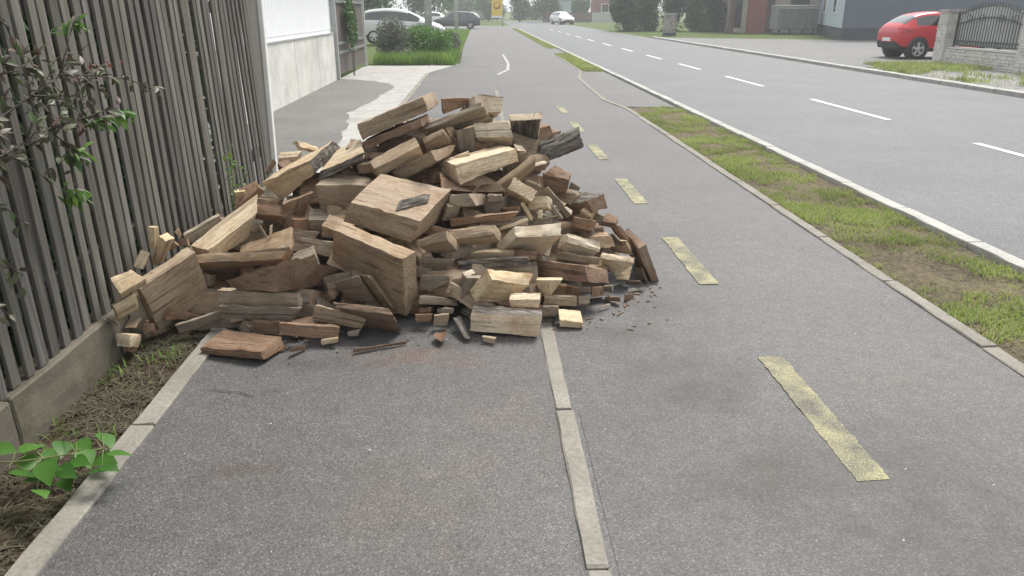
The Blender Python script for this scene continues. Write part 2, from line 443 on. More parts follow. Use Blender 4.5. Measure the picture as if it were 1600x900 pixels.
# ------------------------------------------------------------------ ground, paths, road
def sheet(name, poly, z, m, parent=None, sub=0):
    n = len(poly)
    me = mesh_from([(x, y, z) for x, y in poly], [tuple(range(n))], name)
    if me.polygons[0].normal.z < 0: me.flip_normals()
    o = link(name, me, m, parent)
    if parent is None: tag(o, kind='structure')
    return o
sheet('ground', [(-400, -60), (400, -60), (400, 900), (-400, 900)], -0.075, M['field'])
foot = sheet('footpath', [(-1.37, -4), (0.315, -4), (0.315, 16.45), (1.2, 16.5), (1.2, 75), (-0.75, 75), (-0.75, 38), (-0.62, 25), (-1.352, 21.2)], -0.003, M['foot_asphalt'])
cyc = sheet('cycle_path', [(0.37, -4), (2.52, -4), (2.52, 13.2), (2.33, 14.5), (2.38, 17), (2.44, 19), (2.8, 21.8), (3.0, 30), (3.0, 75), (0.86, 75), (0.86, 30), (0.76, 24), (0.46, 20), (0.37, 16.5)], 0.002, M['cycle_asphalt'])
sheet('driveway_crossing', [(2.52, 13.45), (3.44, 13.25), (3.44, 23.3), (3.22, 21.3), (2.83, 21.8), (2.46, 19), (2.40, 17), (2.35, 14.5)], 0.001, M['cycle_asphalt'])
sheet('second_crossing', [(2.95, 30.3), (3.44, 30.3), (3.44, 34.6), (2.95, 36)], -0.001, M['cycle_asphalt'])
road = sheet('road', [(3.60, -8), (10.95, -8), (10.95, 130), (3.60, 130)], -0.06, M['road_asphalt'])
sheet('side_road', [(-60, 76), (3.60, 76), (3.60, 90), (-60, 90)], -0.058, M['road_asphalt'])
sheet('yard', [(11.25, 22.6), (14.9, 24.6), (30, 26), (30, 44), (20.5, 44.5), (11.25, 49)], 0.0, M['yard_asphalt'])
# ground under the fence line, verges
def bumpy(name, x0, x1, y0, y1, z, amp, m, nx, ny, seed=0.0):
    vs_, fs_ = [], []
    for j in range(ny + 1):
        for i in range(nx + 1):
            x = x0 + (x1 - x0) * i / nx; y = y0 + (y1 - y0) * j / ny
            e = min(1, 4 * min(i, nx - i) / nx)
            vs_.append((x, y, z + e * amp * noise.noise((x * 3 + seed, y * 3, 1.3)) + e * amp * .6 * noise.noise((x * 11, y * 11 + seed, 2.3))))
    for j in range(ny):
        for i in range(nx):
            a = j * (nx + 1) + i; fs_.append((a, a + 1, a + nx + 2, a + nx + 1))
    o = link(name, mesh_from(vs_, fs_, name, True), m); tag(o, kind='structure'); return o
bumpy('soil_strip', -1.90, -1.455, -2, 6.5, -0.035, 0.022, M['soil'], 14, 200)
bumpy('verge', 2.595, 3.46, -2, 13.35, -0.002, 0.035, M['verge_soil'], 16, 220, 5.0)
bumpy('far_verge', 2.86, 3.46, 21.4, 30.2, -0.004, 0.02, M['verge_soil'], 8, 60, 9.0)
bumpy('far_verge', 3.02, 3.46, 34.7, 74, -0.004, 0.02, M['verge_soil'], 6, 60, 2.0)
bumpy('lawn_ground', -3.4, -0.72, 24.2, 70, 0.0, 0.03, M['field'], 12, 90, 3.0)
sheet('apron', [(-3.5, 6.2), (-1.46, 6.2), (-1.46, 20.9), (-0.64, 24.9), (-3.5, 24.2)], -0.004, M['apron'])
ap = []
for (x, y) in [(-3.5, 6.2), (-1.75, 6.2), (-1.8, 8.0), (-1.72, 9.0), (-1.9, 10.3), (-1.98, 11.4), (-2.2, 12.8), (-2.06, 14.1), (-1.96, 16.1), (-1.9, 17.2), (-2.05, 18.0), (-2.55, 18.8), (-3.2, 19.3), (-3.5, 19.4)]: ap.append((x, y))
ap2 = []
for a, b in zip(ap, ap[1:] + ap[:1]):
    for k in range(8):
        t = k / 8; x = a[0] + (b[0] - a[0]) * t; y = a[1] + (b[1] - a[1]) * t
        if -3.4 < x and 6.3 < y: x += 0.10 * noise.noise((x * 5, y * 3, 0)) + 0.05 * noise.noise((x * 17, y * 9, 4))
        ap2.append((x, y))
sheet('apron_patch', ap2, 0.0, M['apron_dark'])

# concrete edging laid stone by stone
def edging_run(name, path, width, length, z, h, m, gap=0.012, jitter=0.004, kind='structure'):
    root = link(name, None); tag(root, kind='structure')
    P = [Vector((x, y, 0)) for x, y in path]
    seg = []
    for a, b in zip(P, P[1:]):
        d = (b - a).length; n = max(1, round(d / length))
        for k in range(n): seg.append((a.lerp(b, k / n), a.lerp(b, (k + 1) / n)))
    cache = {}
    for a, b in seg:
        L = (b - a).length - gap
        key = (round(L, 2), rng.randrange(4))
        if key not in cache:
            bm = bmesh.new(); bmesh.ops.create_cube(bm, size=1)
            bmesh.ops.scale(bm, vec=(width, L, h), verts=bm.verts)
            bmesh.ops.subdivide_edges(bm, edges=[e for e in bm.edges if abs((e.verts[0].co - e.verts[1].co).y) > L * .5], cuts=6)
            bmesh.ops.bevel(bm, geom=[e for e in bm.edges if e.calc_face_angle(0) > 1], offset=0.006, segments=1, affect='EDGES')
            for v_ in bm.verts:
                v_.co += Vector((rng.uniform(-1, 1) * .003, rng.uniform(-1, 1) * .003, rng.uniform(-1, 1) * .002))
            me = bpy.data.meshes.new('edging_stone'); bm.to_mesh(me); bm.free(); me.materials.append(m); cache[key] = me
        o = link('edging_stone' if h < .2 else 'kerb_stone', cache[key], None, root)
        d = b - a; mid = (a + b) / 2
        o.location = (mid.x + rng.uniform(-1, 1) * jitter, mid.y, z - h / 2 + rng.uniform(-1, 1) * jitter * .6)
        o.rotation_euler = (0, rng.uniform(-.01, .01), math.atan2(d.y, d.x) - math.pi / 2 + rng.uniform(-.004, .004))
    return root
edging_run('edging_by_fence', [(-1.402, 0.82), (-1.402, 21.0)], 0.095, 0.96, 0.012, 0.15, M['edging'])
edging_run('edging_between_paths', [(0.342, 0.86), (0.342, 16.4)], 0.074, 0.98, 0.0075, 0.15, M['edging'])
edging_run('edging_between_paths_bend', [(0.46, 20.4), (0.80, 22.2), (0.92, 25), (0.90, 30)], 0.09, 0.9, 0.010, 0.15, M['kerb'])
edging_run('edging_by_verge', [(2.548, 0.4), (2.548, 13.1), (2.36, 14.4), (2.40, 17), (2.46, 19), (2.82, 21.8), (2.92, 30)], 0.085, 0.98, 0.014, 0.15, M['edging'])
edging_run('road_kerb', [(3.53, 0), (3.53, 74)], 0.12, 1.0, 0.045, 0.25, M['kerb'], 0.01, 0.005)
edging_run('opposite_road_kerb', [(11.08, 9.0), (11.08, 50)], 0.26, 1.0, 0.03, 0.22, M['kerb'], 0.01, 0.006)

# painted marks
def dash(name, parent, x, y0, y1, w, z, m, seg=46):
    vs_, fs_ = [], []
    for k in range(seg + 1):
        y = y0 + (y1 - y0) * k / seg
        j = .009 if m.name == 'yellow_paint' else .006
        vs_ += [(x - w / 2 + rng.uniform(-j, j) * .5, y + rng.uniform(-.006, .006), z), (x + w / 2 + rng.uniform(-j, j) * .5, y + rng.uniform(-.006, .006), z)]
    for k in range(seg): fs_.append((2 * k, 2 * k + 1, 2 * k + 3, 2 * k + 2))
    return link(name, mesh_from(vs_, fs_, name), m, parent)
for i in range(7):
    dash('painted_dash', cyc, 1.405, 2.24 + 2.07 * i - 2.07 + (0 if i else 0), 2.24 + 2.07 * i - 2.07 + 1.03, 0.125, 0.0065, M['yellow_paint'])
for (a, b) in [(4.0, 7.0), (8.2 - 1.4, 9.75), (12.0, 15.0), (17.7, 20.5), (23.0, 25.5), (28.0, 30.6), (33.4, 36), (39, 41.6), (45, 47.6), (51, 53.6), (57, 59.6), (63, 65.6), (70, 72.6)]:
    if a == 4.0: continue
    dash('painted_dash', road, 6.58, a, b, 0.11, -0.055, M['road_paint'], 30)

# tonal seam across the cycle path and a few old cracks
sheet('repaired_surface', [(0.40, -4), (2.505, -4), (2.505, 2.66), (1.7, 2.69), (1.0, 2.74), (0.40, 2.79)], 0.0045, M['patch_asphalt'], cyc)
def crack(pts, w=0.006, parent=None, z=0.0075):
    vs_, fs_ = [], []
    P = []
    for (a, b) in zip(pts, pts[1:]):
        n = max(3, int(math.dist(a, b) / .05))
        for k in range(n): P.append((a[0] + (b[0] - a[0]) * k / n + rng.gauss(0, .010), a[1] + (b[1] - a[1]) * k / n + rng.gauss(0, .010)))
    for i, (x, y) in enumerate(P):
        ww = w * rng.uniform(.3, 1.2) * (1 if 0 < i < len(P) - 1 else .1)
        vs_ += [(x - ww / 2, y - ww / 2, z), (x + ww / 2, y + ww / 2, z)]
    for i in range(len(P) - 1): fs_.append((2 * i, 2 * i + 1, 2 * i + 3, 2 * i + 2))
    link('crack', mesh_from(vs_, fs_, 'crack'), M['crack'], parent)
crack([(-1.3, 3.05), (-1.0, 3.0), (-.85, 3.06)], .004, foot, .003)

# ------------------------------------------------------------------ grass and litter (nobody could count it)
def blades(name, pts, hmin, hmax, w, lean, m, label, cat, seed, flat=False):
    r = np.random.default_rng(seed)
    n = len(pts)
    P = np.asarray(pts, float)
    a = r.uniform(0, 2 * np.pi, n); h = r.uniform(hmin, hmax, n); ln = r.uniform(0.1, 1.0, n) * lean
    dx, dy = np.cos(a), np.sin(a)
    sx, sy = -dy * w / 2, dx * w / 2
    V = np.zeros((n, 5, 3))
    zz = h * (0.12 if flat else 1.0)
    V[:, 0] = P + np.c_[sx, sy, np.zeros(n)]; V[:, 1] = P - np.c_[sx, sy, np.zeros(n)]
    mid = P + np.c_[dx * h * ln * .4, dy * h * ln * .4, zz * .6]
    V[:, 2] = mid - np.c_[sx, sy, np.zeros(n)] * .8; V[:, 3] = mid + np.c_[sx, sy, np.zeros(n)] * .8
    V[:, 4] = P + np.c_[dx * h * ln * 1.1, dy * h * ln * 1.1, zz * (1.0 if not flat else r.uniform(.2, 1.6, n))]
    me = bpy.data.meshes.new(name)
    me.vertices.add(n * 5); me.vertices.foreach_set('co', V.reshape(-1))
    base = np.arange(n)[:, None] * 5
    loops = np.concatenate([base + np.array([0, 1, 2, 3]), base + np.array([3, 2, 4])], axis=1).reshape(-1)
    me.loops.add(n * 7); me.loops.foreach_set('vertex_index', loops.astype(np.int32))
    me.polygons.add(n * 2)
    ls = (np.arange(n)[:, None] * 7 + np.array([0, 4])).reshape(-1)
    me.polygons.foreach_set('loop_start', ls.astype(np.int32))
    me.update(calc_edges=True)
    o = link(name, me, m)
    return tag(o, label, cat, kind='stuff')

def ground_pts(x0, x1, y0, y1, n, seed, z=0.0, thr=0.0, sc=2.2, amp=0.02, near=None):
    r = np.random.default_rng(seed); out = []
    while len(out) < n:
        x = r.uniform(x0, x1)
        y = y0 + (y1 - y0) * (r.random() ** (near or 1.0))
        k = noise.noise((x * sc, y * sc, 3.7)) + .6 * noise.noise((x * sc * 3.1, y * sc * 3.1, 8.7)) + .35
        e = min(x - x0, x1 - x) / (x1 - x0)
        if k + r.uniform(-.35, .35) > thr: out.append((x, y, z + amp * .5))
    return out
blades('verge_grass', ground_pts(2.60, 3.46, 2.2, 13.3, 40000, 3, -0.01, 0.48, 2.1, near=1.5), 0.010, 0.042, 0.0058, 1.1, M['grass'],
       'sparse yellow green grass on the strip beside the road kerb', 'grass', 4)
blades('verge_grass', ground_pts(2.60, 3.46, 2.2, 13.3, 3600, 33, -0.01, 0.85, 1.4, near=1.3), 0.02, 0.06, 0.007, 0.9, M['grass'],
       'taller green tufts in the verge', 'grass', 5)
blades('dead_verge_litter', ground_pts(2.60, 3.46, 2.2, 12, 12000, 34, -0.006, -0.3, 1.7, near=1.6), 0.03, 0.07, 0.005, 1.3, M['clippings'],
       'dry dead grass lying on the bare soil of the verge', 'dry grass', 6, True)
blades('far_verge_grass', ground_pts(2.9, 3.44, 21.5, 30.1, 9000, 7, -0.005, -0.3) + ground_pts(3.05, 3.44, 34.8, 72, 9000, 8, -0.005, -0.3), 0.03, 0.08, 0.014, 0.9, M['grass'],
       'grass strips beyond the driveway crossings', 'grass', 9)
blades('grass_clippings', ground_pts(-1.80, -1.46, 1.2, 3.9, 3000, 12, -0.028, 0.25, 3.0, near=.75), 0.03, 0.085, 0.006, 1.3, M['clippings'],
       'withered grass clippings strewn along the fence plinth', 'dry grass', 13, True)
blades('weeds_by_plinth', ground_pts(-1.79, -1.5, 2.5, 3.9, 140, 15, -0.03, 0.45, 4.0), 0.02, 0.05, 0.006, 1.1, M['lawn'],
       'thin green grass growing at the foot of the plinth', 'grass', 16)

# ------------------------------------------------------------------ fence
fence = empty('slat_fence', (-1.84, 4.2, 0), 'tall weathered grey wooden slat fence on a low concrete plinth', 'fence')
FX, FY = -1.84, 4.2
def slat_mesh(w, h, seed):
    r = random.Random(seed); bm = bmesh.new(); bmesh.ops.create_cube(bm, size=1)
    bmesh.ops.scale(bm, vec=(0.017, w, h), verts=bm.verts)
    bmesh.ops.subdivide_edges(bm, edges=[e for e in bm.edges if abs(e.verts[0].co.z - e.verts[1].co.z) > h * .5], cuts=7)
    a, b_ = r.uniform(-.004, .004), r.uniform(-.004, .004)
    for v_ in bm.verts:
        t = v_.co.z / h + .5
        v_.co.y += a * math.sin(t * 4) + r.uniform(-.0012, .0012); v_.co.x += b_ * math.sin(t * 3) + r.uniform(-.001, .001)
    bmesh.ops.bevel(bm, geom=[e for e in bm.edges if e.calc_face_angle(0) > 1], offset=0.002, segments=1, affect='EDGES')
    me = bpy.data.meshes.new('slat'); bm.to_mesh(me); bm.free(); me.materials.append(M['slat']); return me
slats = [slat_mesh(w, 1.86, i) for i, w in enumerate((.053, .056, .059, .062, .066, .055, .058))]
y = 1.35; k = 0
while y < 6.52:
    me = slats[rng.randrange(len(slats))]
    o = link('slat', me, None, fence)
    lean = -(0.015 + 0.075 * max(0, min(1, (y - 2.6) / 3.6))) + rng.uniform(-.008, .008)
    top = 1.14 + rng.uniform(-.01, .01)
    o.location = (rng.uniform(-.004, .004), y - FY + lean * .93, top)
    o.rotation_euler = (-lean, rng.uniform(-.006, .006), rng.uniform(-.05, .05))
    s = rng.uniform(.66, 1.22); o.color = (s, s * rng.uniform(.97, 1.01), s * rng.uniform(.93, 1.0), 1)
    y += rng.uniform(.090, .103); k += 1
mb = MB()
mb.add([(dx, yy_ - FY, zz_) for dx in (-.009, .009) for (yy_, zz_) in ((6.50, .21), (6.62, .21), (6.74, 2.07), (6.36, 2.07))], [(0, 1, 2, 3), (7, 6, 5, 4), (0, 4, 5, 1), (1, 5, 6, 2), (2, 6, 7, 3), (3, 7, 4, 0)])
mb.build('end_board', M['slat'], fence)
for z in (0.48, 1.62):
    mb = MB(); mb.box((-0.035, -0.35, z), (0.045, 5.2, 0.075)); mb.build('rail', M['slat'], fence)
for y in (1.6, 3.1, 4.6, 6.1):
    mb = MB(); mb.box((-0.105, y - FY, 1.0), (0.09, 0.09, 2.1)); mb.build('fence_post', M['slat'], fence)
# the plinth: cast blocks end to end
yy = 0.6
while yy < 6.3:
    L = 1.0
    bm = bmesh.new(); bmesh.ops.create_cube(bm, size=1); bmesh.ops.scale(bm, vec=(.13, L - .012, .36), verts=bm.verts)
    bmesh.ops.subdivide_edges(bm, edges=bm.edges[:], cuts=4, use_grid_fill=True)
    for v_ in bm.verts:
        v_.co += Vector((rng.uniform(-1, 1), rng.uniform(-1, 1), rng.uniform(-1, 1))) * .004
    me = bpy.data.meshes.new('plinth_block'); bm.to_mesh(me); bm.free(); me.materials.append(M['plinth'])
    o = link('plinth_block', me, None, fence); o.location = (-.025, yy + L / 2 - FY, .03); bevel(o, .008)
    yy += L
# dense hedge added right behind the slats to keep the gaps dark
def leaf_cloud(n, fn, size, seed, aspect=.5):
    r = np.random.default_rng(seed)
    P = np.array([fn(r) for _ in range(n)])
    a = r.normal(size=(n, 3)); a /= np.linalg.norm(a, axis=1)[:, None]
    b = r.normal(size=(n, 3)); b -= a * (a * b).sum(1)[:, None]; b /= np.linalg.norm(b, axis=1)[:, None]
    s = size * r.uniform(.6, 1.4, n)[:, None]
    V = np.stack([P - a * s, P + b * s * aspect, P + a * s, P - b * s * aspect], axis=1)
    me = bpy.data.meshes.new('foliage')
    me.vertices.add(n * 4); me.vertices.foreach_set('co', V.reshape(-1))
    me.loops.add(n * 4); me.loops.foreach_set('vertex_index', np.arange(n * 4, dtype=np.int32))
    me.polygons.add(n); me.polygons.foreach_set('loop_start', (np.arange(n) * 4).astype(np.int32))
    me.update(calc_edges=True)
    return me
hg = empty('backing_hedge', (-2.4, 3.6, 0), 'dense dark hedge added behind the slat fence to keep its gaps dark', 'hedge')
link('foliage', leaf_cloud(26000, lambda r: (r.uniform(-.32, .3), r.uniform(-2.6, 2.6), r.uniform(-.05, 2.25)), .055, 21), M['hedge'], hg)
mb = MB()
for k in range(12): mb.tube([(-.1, -2.4 + .43 * k, -.07), (-.05, -2.38 + .43 * k, 1.0), (-.1, -2.4 + .43 * k, 2.0)], [.03, .022, .01], 6)
mb.build('stems', M['trunk'], hg)
mb = MB(); mb.box((-.42, 0, 1.05), (.1, 5.0, 2.1)); mb.build('hedge_backing', M['trunk'], hg)  # solid dark slab added behind the leaves, blocks light through the slats
# white post closing the fence
mb = MB()
mb.add([(-.025, -.03, 0), (.025, -.03, 0), (.025, .03, 0), (-.025, .03, 0), (-.025, .13, 2.1), (.025, .13, 2.1), (.025, .19, 2.1), (-.025, .19, 2.1)],
       [(3, 2, 1, 0), (4, 5, 6, 7), (0, 1, 5, 4), (1, 2, 6, 5), (2, 3, 7, 6), (3, 0, 4, 7)])
mb.box((0, .16, 2.115), (.07, .08, .03))
wp = mb.build('white_post', M['white_paint'])
wp.location = (-1.82, 6.62, -.02); tag(wp, 'slim white post at the far end of the slat fence', 'post'); bevel(wp, .006)

# ------------------------------------------------------------------ firewood
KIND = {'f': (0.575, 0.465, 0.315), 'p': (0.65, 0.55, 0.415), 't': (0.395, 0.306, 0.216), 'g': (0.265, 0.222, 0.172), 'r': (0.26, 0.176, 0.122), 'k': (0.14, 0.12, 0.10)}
ORD = ['A', 'B', 'C', 'D', 'BC', 'BD', 'CD', 'BCD']
BITS = [(0, 0, 0), (1, 0, 0), (0, 1, 0), (0, 0, 1), (1, 1, 0), (1, 0, 1), (0, 1, 1), (1, 1, 1)]
def log_piece(label, kind, bark, shape, grain, q, group, seed):
    r = random.Random(seed)
    W = [Vector((q[3 * i] / 1000, q[3 * i + 1] / 1000, q[3 * i + 2] / 1000)) for i in range(8)]
    def tri(u, v, w):
        p = Vector((0, 0, 0))
        for (a, b, c), x in zip(BITS, W):
            p += x * ((u if a else 1 - u) * (v if b else 1 - v) * (w if c else 1 - w))
        return p
    ax = 'uvw'.index(grain)
    e = [W[1] - W[0] + W[4] - W[2], W[2] - W[0] + W[4] - W[1], W[3] - W[0] + W[5] - W[1]]
    ex = e[ax].normalized(); o2 = e[(ax + 1) % 3]
    ey = (o2 - ex * o2.dot(ex)).normalized(); ez = ex.cross(ey)
    cen = sum(W, Vector()) / 8
    R = Matrix((ex, ey, ez)).transposed().to_4x4()
    MW = Matrix.Translation(cen) @ R
    inv = MW.inverted()
    flip = (W[1] - W[0]).cross(W[2] - W[0]).dot(W[3] - W[0]) < 0
    big = max(x.length for x in e) / 2
    nseg = [4, 4, 4]; nseg[ax] = 10
    if big < .1: nseg = [2, 2, 2]; nseg[ax] = 4
    if shape == 'round' or bark == 'all': nseg = [16, 18, 4]; nseg[ax] = 22
    idx = {}; bm = bmesh.new()
    rough = .0075 if big > .13 else .0025
    so = r.uniform(0, 100)
    dims = [x.length / 2 for x in e]
    def vert(i, j, k):
        if (i, j, k) in idx: return idx[(i, j, k)]
        u, v, w = i / nseg[0], j / nseg[1], k / nseg[2]
        on = sum(1 for t in (u, v, w) if t in (0.0, 1.0))
        # worn edges and corners
        c = [u, v, w]
        if on >= 2:
            for d in range(3):
                if c[d] in (0.0, 1.0):
                    amt = (.0012 + .007 * r.random() ** 5) / max(dims[d], .02)
                    amt = min(amt, .08)
                    c[d] = amt if c[d] == 0 else 1 - amt
        p = tri(*c)
        if shape == 'round':
            bulge = math.sin(math.pi * v)
            p -= e[2].normalized() * .05 * bulge * (1 - w)
        lp = inv @ p
        n = noise.noise((lp.x * 6 + so, lp.y * 22, lp.z * 22)); n2 = noise.noise((lp.x * 14, lp.y * 60 + so, lp.z * 60))
        d = Vector((n * .7, n * 1.0, n2)) * rough
        if bark == 'all':
            d += (lp.normalized()) * ((.020 if shape == 'round' else .010) * noise.noise((lp.x * 7 + so, lp.y * 45, lp.z * 20)) + .006 * noise.noise((lp.x * 30, lp.y * 90, so)))
        idx[(i, j, k)] = bm.verts.new(lp + d)
        return idx[(i, j, k)]
    endax = ax
    def face(vs_, axis, side):
        if flip: vs_ = vs_[::-1]
        try: f = bm.faces.new(vs_)
        except ValueError: return
        f.smooth = True
        nm = 'uvw'[axis] + str(side)
        f.material_index = 2 if (bark == 'all' and axis != endax or nm == bark or kind == 'k') else (1 if axis == endax else 0)
    n0, n1, n2 = nseg
    for s, kk in ((0, 0), (1, n2)):
        for i in range(n0):
            for j in range(n1):
                a = [vert(i, j, kk), vert(i + 1, j, kk), vert(i + 1, j + 1, kk), vert(i, j + 1, kk)]
                face(a if s else a[::-1], 2, s)
    for s, jj in ((0, 0), (1, n1)):
        for i in range(n0):
            for k in range(n2):
                a = [vert(i, jj, k), vert(i, jj, k + 1), vert(i + 1, jj, k + 1), vert(i + 1, jj, k)]
                face(a if s else a[::-1], 1, s)
    for s, ii in ((0, 0), (1, n0)):
        for j in range(n1):
            for k in range(n2):
                a = [vert(ii, j, k), vert(ii, j + 1, k), vert(ii, j + 1, k + 1), vert(ii, j, k + 1)]
                face(a if s else a[::-1], 0, s)
    bm.normal_update()
    for ed in bm.edges:
        if len(ed.link_faces) == 2 and ed.calc_face_angle(0) > rad(28): ed.smooth = False
    me = bpy.data.meshes.new('firewood'); bm.to_mesh(me); bm.free()
    for mm in ('wood', 'wood_end', 'bark'): me.materials.append(M[mm])
    o = link('bark_piece' if kind == 'k' and bark != 'all' else 'firewood_piece', me)
    o.matrix_world = MW
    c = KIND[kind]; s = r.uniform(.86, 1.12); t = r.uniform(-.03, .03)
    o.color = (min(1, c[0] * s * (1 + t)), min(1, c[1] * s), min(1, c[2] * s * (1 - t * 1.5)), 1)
    return tag(o, label, 'bark' if kind == 'k' and bark != 'all' else 'firewood', group)
